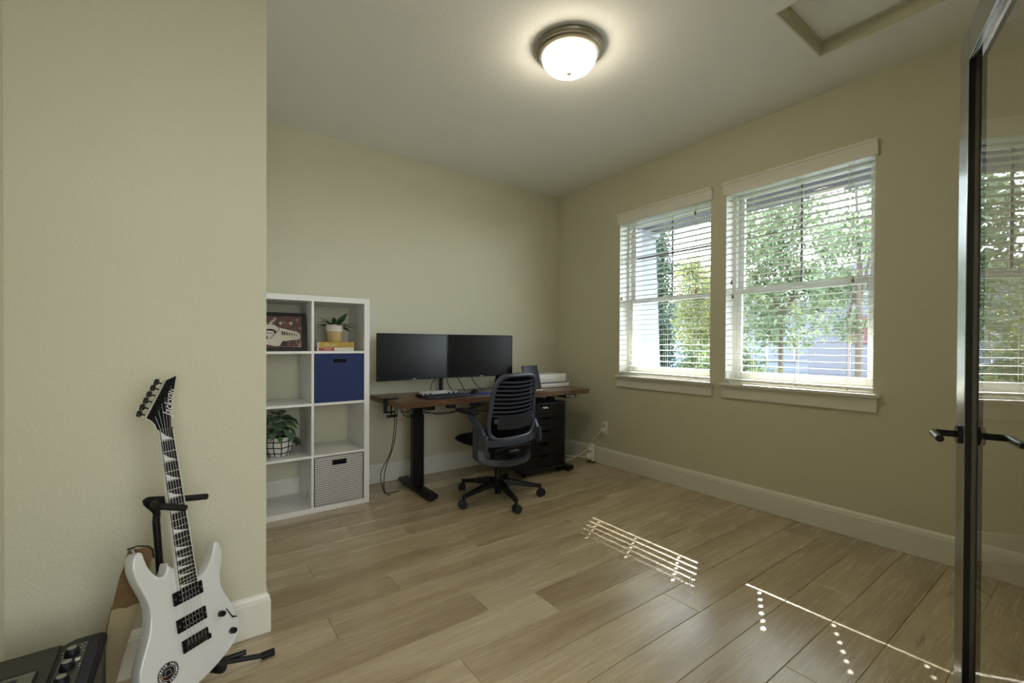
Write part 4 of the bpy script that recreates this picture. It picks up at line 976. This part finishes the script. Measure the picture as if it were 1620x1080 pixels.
# cradle: cross bar and two padded hooks under the body
cb_ = hub+Vector((0, 0, -.05)); c1 = G(-.075, -.150, -.03); c2 = G(.06, -.140, -.03)
B().tube([cb_, (c1+c2)/2+Vector((-.03, .06, 0))], .009, 10).tube([c1+Vector((-.01, .05, 0)), c2+Vector((-.01, .05, 0))], .009, 10).obj('cradle_bar', BLKM, gs)
for (u, v) in ((-.075, -.146), (.060, -.131)):
    B().tube(spline([G(u, v, -.075), G(u, v-.003, -.03), G(u, v-.004, .012), G(u, v+.012, .022)], 5), .0105, 12).obj('cradle_hook', MATS['foam_black'], gs)
B().cyl((-3.126, -1.775, .046), (-3.062, -1.775, .046), .0085, seg=14).obj('crossbar', BLKM, gs)
B().tube([(-3.20, -1.79, .075), (-3.12, -1.775, .047)], .007, 10).obj('link_bar', BLKM, gs)

# guitar strap hanging from the upper strap button
sb = thing('guitar_strap', 'tan suede guitar strap with cream fleece lining hanging behind the white guitar', 'guitar strap')
rows = [(-3.372, -3.322, -1.905, .543), (-3.375, -3.312, -1.90, .528), (-3.380, -3.318, -1.893, .50), (-3.393, -3.325, -1.88, .459), (-3.412, -3.340, -1.86, .366), (-3.414, -3.345, -1.857, .357)]
rows2 = [(-3.413, -3.346, -1.856, .360), (-3.424, -3.362, -1.84, .300), (-3.435, -3.378, -1.82, .235), (-3.443, -3.395, -1.805, .165), (-3.450, -3.410, -1.80, .10), (-3.452, -3.418, -1.80, .03)]
def ribbon(rs, th):
    t = bmesh.new(); g_ = []
    for a, c, y, z in rs: g_.append([t.verts.new((a+(c-a)*u, y+.004*math.sin(u*math.pi)*-1, z+.003*math.sin(u*9))) for u in (0, .25, .5, .75, 1)])
    for p, q2 in zip(g_, g_[1:]):
        for i in range(4): t.faces.new((p[i], p[i+1], q2[i+1], q2[i]))
    bmesh.ops.solidify(t, geom=t.faces[:], thickness=th); b = B(); b._merge(t); return b
ribbon(rows, .006).obj('suede_end', mat('suede_tan', (.30, .20, .095), .9, bump=(300, .5), spot=(40, (.24, .15, .07), .6)), sb)
ribbon(rows2, .016).obj('fleece_pad', mat('fleece_cream', (.58, .50, .30), .95, bump=(160, 1.0, 4), sheen=.4), sb)
ribbon([(a-.003, c-.001, y+.017, z) for a, c, y, z in rows2], .003).obj('suede_backing', MATS['suede_tan'], sb)
B().tube([(-3.374, -1.905, .545), (-3.35, -1.905, .549), (-3.328, -1.905, .543), (-3.316, -1.90, .527), (-3.314, -1.895, .50)], .0022, 8).obj('edge_cord', BLK, sb)

# ---------------------------------------------------------------- guitar amplifier, lower left
am = thing('guitar_amplifier', 'black guitar amplifier with control knobs on its top strip, in the lower left corner', 'amplifier', (-3.555, -1.905, 0))
AT = mat('amp_tolex', (.052, .053, .045), .7, bump=(500, .8)); AB = mat('amp_black', (.010, .010, .013), .35, bump=(500, .4)); ZT2 = .322
def rr(x0, x1, y0, y1, r, n=5):
    out = []
    for cx_, cy_, a0 in ((x1-r, y1-r, 0), (x0+r, y1-r, 90), (x0+r, y0+r, 180), (x1-r, y0+r, 270)):
        for k in range(n+1): a = R(a0+90*k/n); out.append((cx_+r*math.cos(a), cy_+r*math.sin(a)))
    return out
B().prism(rr(-.122, .137, -.47, 0, .022), .008, ZT2-.004, bev=.003).obj('cabinet', AT, am)
B().lo(-.120, .045, -.468, -.004, ZT2-.005, ZT2, .001).obj('top_panel', AT, am)
B().prism([(.048, -.47), (.137, -.47), (.142, -.03), (.138, -.012), (.125, .001), (.075, -.001), (.058, -.012), (.05, -.03)], ZT2-.012, ZT2+.004, bev=.003).obj('control_strip', AB, am)
B().prism([(.056, -.46), (.104, -.46), (.104, -.034), (.072, -.028), (.058, -.04)], ZT2+.0042, ZT2+.0052).obj('control_plate', mat('amp_plate', (.055, .055, .045), .4), am, smooth=False)
B().lo(.105, .128, -.46, -.03, ZT2+.0041, ZT2+.0075, .002).obj('bumper', mat('amp_rubber', (.03, .03, .045), .85, bump=(400, 1)), am)
for k in range(6):
    y = -.085-k*.062
    kb_ = B().lathe([(0, 0), (.0155, 0), (.0155, .004), (.013, .016), (.011, .0185), (0, .0185)], (.078, y, ZT2+.0053), 24).obj('amp_knob', AB, am)
    B().lathe([(0, 0), (.0095, 0), (.0095, .0006), (0, .0006)], (.078, y, ZT2+.0238), 20).obj('knob_cap', mat('knob_cap', (.35, .35, .31), .35, .5), kb_)
WM = mat('panel_marks', (.65, .66, .58), .4); q = B()
for (x, y) in ((.058, -.065), (.059, -.082), (.062, -.098), (.082, -.052), (.092, -.046), (.099, -.042), (.092, -.060), (.098, -.058), (.099, -.078), (.101, -.140), (.101, -.150), (.062, -.122)): q.lathe([(0, 0), (.0017, 0), (.0017, .0006), (0, .0006)], (x, y, ZT2+.0053), 8)
q.lo(.060, .072, -.128, -.112, ZT2+.0053, ZT2+.006).lo(.088, .098, -.122, -.108, ZT2+.0053, ZT2+.006).obj('panel_marks', WM, am, kind='stuff')
B().lo(-.10, .018, -.40, -.108, ZT2+.0003, ZT2+.004, .0015).obj('handle_plate', mat('amp_plate_grey', (.16, .16, .13), .45), am)
B().tube([(-.10, -.104, ZT2+.002), (.014, -.104, ZT2+.002), (.021, -.112, ZT2+.002), (.021, -.40, ZT2+.002)], .0018, 6).obj('plate_edge', AB, am)
B().lo(-.10, -.012, -.385, -.125, ZT2+.0042, ZT2+.0052).obj('handle_slot', mat('slot_dark', (.02, .022, .035), .6), am, smooth=False)
B().lo(-.07, -.03, -.37, -.14, ZT2+.006, ZT2+.022, .007, 2).obj('carry_handle', AB, am)
for x, y in ((-.09, -.04), (.10, -.04), (-.09, -.43), (.10, -.43)): B().cyl((x, y, 0), (x, y, .01), .014, seg=12).obj('foot', BLK, am)

# ---------------------------------------------------------------- made-up hallway window frame, unseen, added behind the fill lamp
hw_ = senv('window_3'); t = B()
for x in (-3.90, -3.3, -2.75, -2.2, -1.60): t.lo(x-.025, x+.025, YH+.002, YH+.05, .47, 2.43)
t.lo(-3.925, -1.575, YH+.002, YH+.05, .42, .50).lo(-3.925, -1.575, YH+.002, YH+.05, 2.40, 2.48)
t.obj('window_frame', VINYL, hw_, smooth=False)

# ---------------------------------------------------------------- outside
ground = struct(B().lo(.2, 40, -25, 30, -.55, -.35).obj('ground', mat('lawn', (.03, .05, .02), .95, bump=(30, 1), spot=(1.5, (.08, .10, .04), .8)), smooth=False))
dk_ = struct(B().lo(.2, 1.75, -6, 2.2, -.35, -.15).obj('trim_2', mat('porch_concrete', (.2, .2, .19), .8), smooth=False))
struct(B().lo(14, 18.5, -3.5, .5, -.349, -.33).lo(4.5, 14, -3.5, -.2, -.349, -.33).obj('trim_3', mat('driveway', (.35, .34, .33), .8), smooth=False))
PG = mat('porch_grey', (.10, .098, .11), .7)
struct(B().lo(.2, 1.62, -6, 2.2, 2.70, 2.76).lo(1.50, 1.66, -6, 2.2, 2.575, 2.78).obj('ceiling_porch', PG, smooth=False))
struct(B().lo(.2, 1.9, -6.2, 2.4, 2.80, 2.88).obj('trim_4', mat('porch_roof', (.12, .12, .13), .9), smooth=False))
pc = thing('porch_column', 'white tapered porch column outside the far window', 'column', (1.49, .08, -.15))
t = bmesh.new(); 
def sq(z, h): return [t.verts.new((s*h, r0*h, z)) for s, r0 in ((-1, -1), (1, -1), (1, 1), (-1, 1))]
rs = [sq(0, .215), sq(2.66, .14)]
for a, c in zip(rs, rs[1:]):
    for i in range(4): t.faces.new((a[i], a[(i+1) % 4], c[(i+1) % 4], c[i]))
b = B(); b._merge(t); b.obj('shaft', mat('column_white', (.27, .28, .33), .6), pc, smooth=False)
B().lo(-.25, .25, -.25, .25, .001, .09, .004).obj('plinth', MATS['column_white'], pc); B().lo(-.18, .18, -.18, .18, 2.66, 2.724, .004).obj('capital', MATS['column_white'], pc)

import numpy as np
def foliage(name, blobs, n, size, m, parent, seed=1):
    """n leaves (folded rhombi) scattered through ellipsoid blobs (cx,cy,cz,rx,ry,rz,weight)"""
    g = np.random.default_rng(seed); wts = np.array([b[6] for b in blobs], float); wts /= wts.sum()
    idx = g.choice(len(blobs), n, p=wts); bl = np.array([b[:6] for b in blobs])[idx]
    d = g.normal(size=(n, 3)); d /= np.linalg.norm(d, axis=1)[:, None]; r = g.random(n)**.45
    # twig clumping: pull the points to a smaller set of twig centres
    c = bl[:, :3]+d*r[:, None]*bl[:, 3:6]
    k = max(8, n//14); cen = c[g.choice(n, k)]; j = g.integers(0, k, n); c = cen[j]+g.normal(size=(n, 3))*size*1.9
    a = g.normal(size=(n, 3)); a /= np.linalg.norm(a, axis=1)[:, None]; b_ = np.cross(a, g.normal(size=(n, 3))); b_ /= np.linalg.norm(b_, axis=1)[:, None]; nn = np.cross(a, b_)
    s = size*(.6+.8*g.random(n))[:, None]
    V = np.stack([c-a*s, c+b_*s*.5+nn*s*.15, c+a*s, c-b_*s*.5+nn*s*.15], 1).reshape(-1, 3)
    me = bpy.data.meshes.new(name); me.vertices.add(4*n); me.vertices.foreach_set('co', V.ravel().astype(np.float32))
    me.loops.add(6*n); me.polygons.add(2*n)
    li = (np.arange(n)[:, None]*4+np.array([0, 1, 2, 0, 2, 3])).ravel().astype(np.int32)
    me.loops.foreach_set('vertex_index', li); me.polygons.foreach_set('loop_start', (np.arange(2*n)*3).astype(np.int32)); me.update(calc_edges=True)
    me.materials.append(m); o = bpy.data.objects.new(name, me); COL.objects.link(o); o.parent = parent; o['kind'] = 'stuff'; return o
BARK = mat('bark', (.10, .075, .05), .9, bump=(40, 1)); LG = leaf_mat('tree_leaf', (.085, .115, .055), (.20, .24, .12), .45); LY = leaf_mat('tree_leaf_yellow', (.25, .22, .06), (.11, .15, .05), .45)
LD = leaf_mat('conifer_leaf', (.022, .05, .03), (.05, .09, .05), .3); LB = leaf_mat('shrub_leaf', (.06, .09, .035), (.17, .20, .08), .45)
def tree(name, label, x, y, blobs, n, size, m, seed, h=2.0, r=.09, z=-.35):
    t = thing(name, label, 'tree', (x, y, z)); b = B().cyl((0, 0, 0), (0, 0, h), r, r*.6, 10)
    g = random.Random(seed)
    for bl in blobs[:7]: b.tube([(0, 0, h*.75), (bl[0]*.5, bl[1]*.5, (h+bl[2])/2), (bl[0], bl[1], bl[2])], r*.35, 6)
    b.obj('trunk', BARK, t); foliage('foliage', blobs, n, size, m, t, seed); return t
tree('conifer', 'dark green columnar evergreen beyond the porch column', 4.5, 1.93, [(0, 0, .5+.35*k, .30-.012*k, .30-.012*k, .35, 1) for k in range(10)], 9000, .035, LD, 2, 3.2, .06)
tree('leafy_tree', 'large backlit green tree filling the near window', 5.7, .15, [(0, 0, 3.3, .8, .9, .8, 3), (-.3, -.4, 4.1, .55, .6, .5, 1.6), (.3, .5, 2.6, .8, .85, .6, 2.5), (0, -.5, 2.5, .7, .6, .45, 1.6), (.2, .7, 3.7, .6, .6, .6, 1.5), (0, .1, 1.9, .8, .8, .5, 2), (.1, -1.0, 3.3, .5, .5, .3, .8)], 9500, .05, LG, 3, 2.6, .05)
tree('young_tree', 'thin green tree with open branches at the right of the near window', 3.93, -1.55, [(0, 0, 2.85, .40, .48, .40, 1), (.08, .25, 2.3, .32, .36, .25, 1), (0, -.32, 3.35, .40, .40, .32, 1), (.08, .08, 3.8, .36, .48, .25, .8), (.1, .16, 1.75, .28, .28, .2, .5)], 3000, .038, LG, 4, 2.6, .05)
tree('yellowing_tree', 'yellow-green tree between the column and the near window', 6.6, 2.35, [(0, 0, 2.6, 1.0, .85, .6, 2), (0, -.2, 1.8, 1.0, .95, .6, 2), (.2, .3, 3.3, .6, .5, .35, .8)], 7000, .045, LY, 5, 2.2, .07)
def shrub(label, x, y, r0, h, n, m, seed):
    t = thing('shrub', label, 'shrub', (x, y, -.35)); B().cyl((0, 0, 0), (0, 0, h*.6), .03, .015, 8).obj('stem', BARK, t)
    foliage('foliage', [(0, 0, h*.55, r0, r0, h*.5, 1)], n, .04, m, t, seed)
shrub('green shrub in front of the large tree', 4.2, .35, .55, 1.5, 5000, LB, 6)
shrub('green shrub beside the conifer', 4.5, 1.16, .28, 1.5, 2500, LB, 7)
shrub('low shrub with yellow tips under the near window', 3.3, -.62, .38, 1.1, 2500, LY, 8)
# far houses
FARW = mat('far_white', (.35, .35, .36), .6)
def house(label, x0, x1, y0, y1, h, col, wins, door=None, roofc=(.10, .10, .11)):
    t = thing('house', label, 'house', ((x0+x1)/2, (y0+y1)/2, -.35)); w_, d_ = (x1-x0)/2, (y1-y0)/2
    sm = mat('siding_'+label[:6], col, .8); b = B().lo(-w_, w_, -d_, d_, 0, h)
    for k in range(int(h/.2)): b.lo(-w_-.02, -w_, -d_, d_, k*.2, k*.2+.17)
    b.obj('wall', sm, t, smooth=False)
    B().prism([(-d_-.4, h), (d_+.4, h), (0, h+1.6)], -w_-.4, w_+.4, Matrix(((0, 0, 1, 0), (1, 0, 0, 0), (0, 1, 0, 0), (0, 0, 0, 1)))).obj('roof', mat('roof_grey', roofc, .9), t, smooth=False)
    for (y, z, ww, hh) in wins:
        y -= (y0+y1)/2; f = B().lo(-w_-.07, -w_-.021, y-ww/2-.08, y+ww/2+.08, z-.08, z+hh+.08).obj('window', FARW, t, smooth=False)
        B().lo(-w_-.075, -w_-.0705, y-ww/2, y+ww/2, z, z+hh).obj('pane', mat('dark_pane', (.08, .09, .11), .15), f, smooth=False)
        B().lo(-w_-.08, -w_-.0755, y-.02, y+.02, z, z+hh).obj('muntin', VINYL, f, smooth=False)
    if door:
        y, ww, hh, c = door; y -= (y0+y1)/2; B().lo(-w_-.06, -w_-.021, y-ww/2, y+ww/2, 1.55, 1.55+hh).obj('shutter', mat('red_paint', c, .6), t, smooth=False)
house('grey-mauve house beyond the young tree, with a red shutter', 13, 19, -6, 2.4, 3.3, (.11, .105, .12), [(-.2, .9, 1.0, 1.0), (-3.5, .9, 1.2, 1.1)], (1.05, .45, .8, (.10, .022, .025)))
house('pale grey house with white windows behind the large tree', 17, 22, 3.6, 11, 3.0, (.16, .17, .19), [(4.9, .9, 1.0, 1.0), (7.2, .9, 1.0, 1.0), (9.4, .9, 1.0, 1.0)])
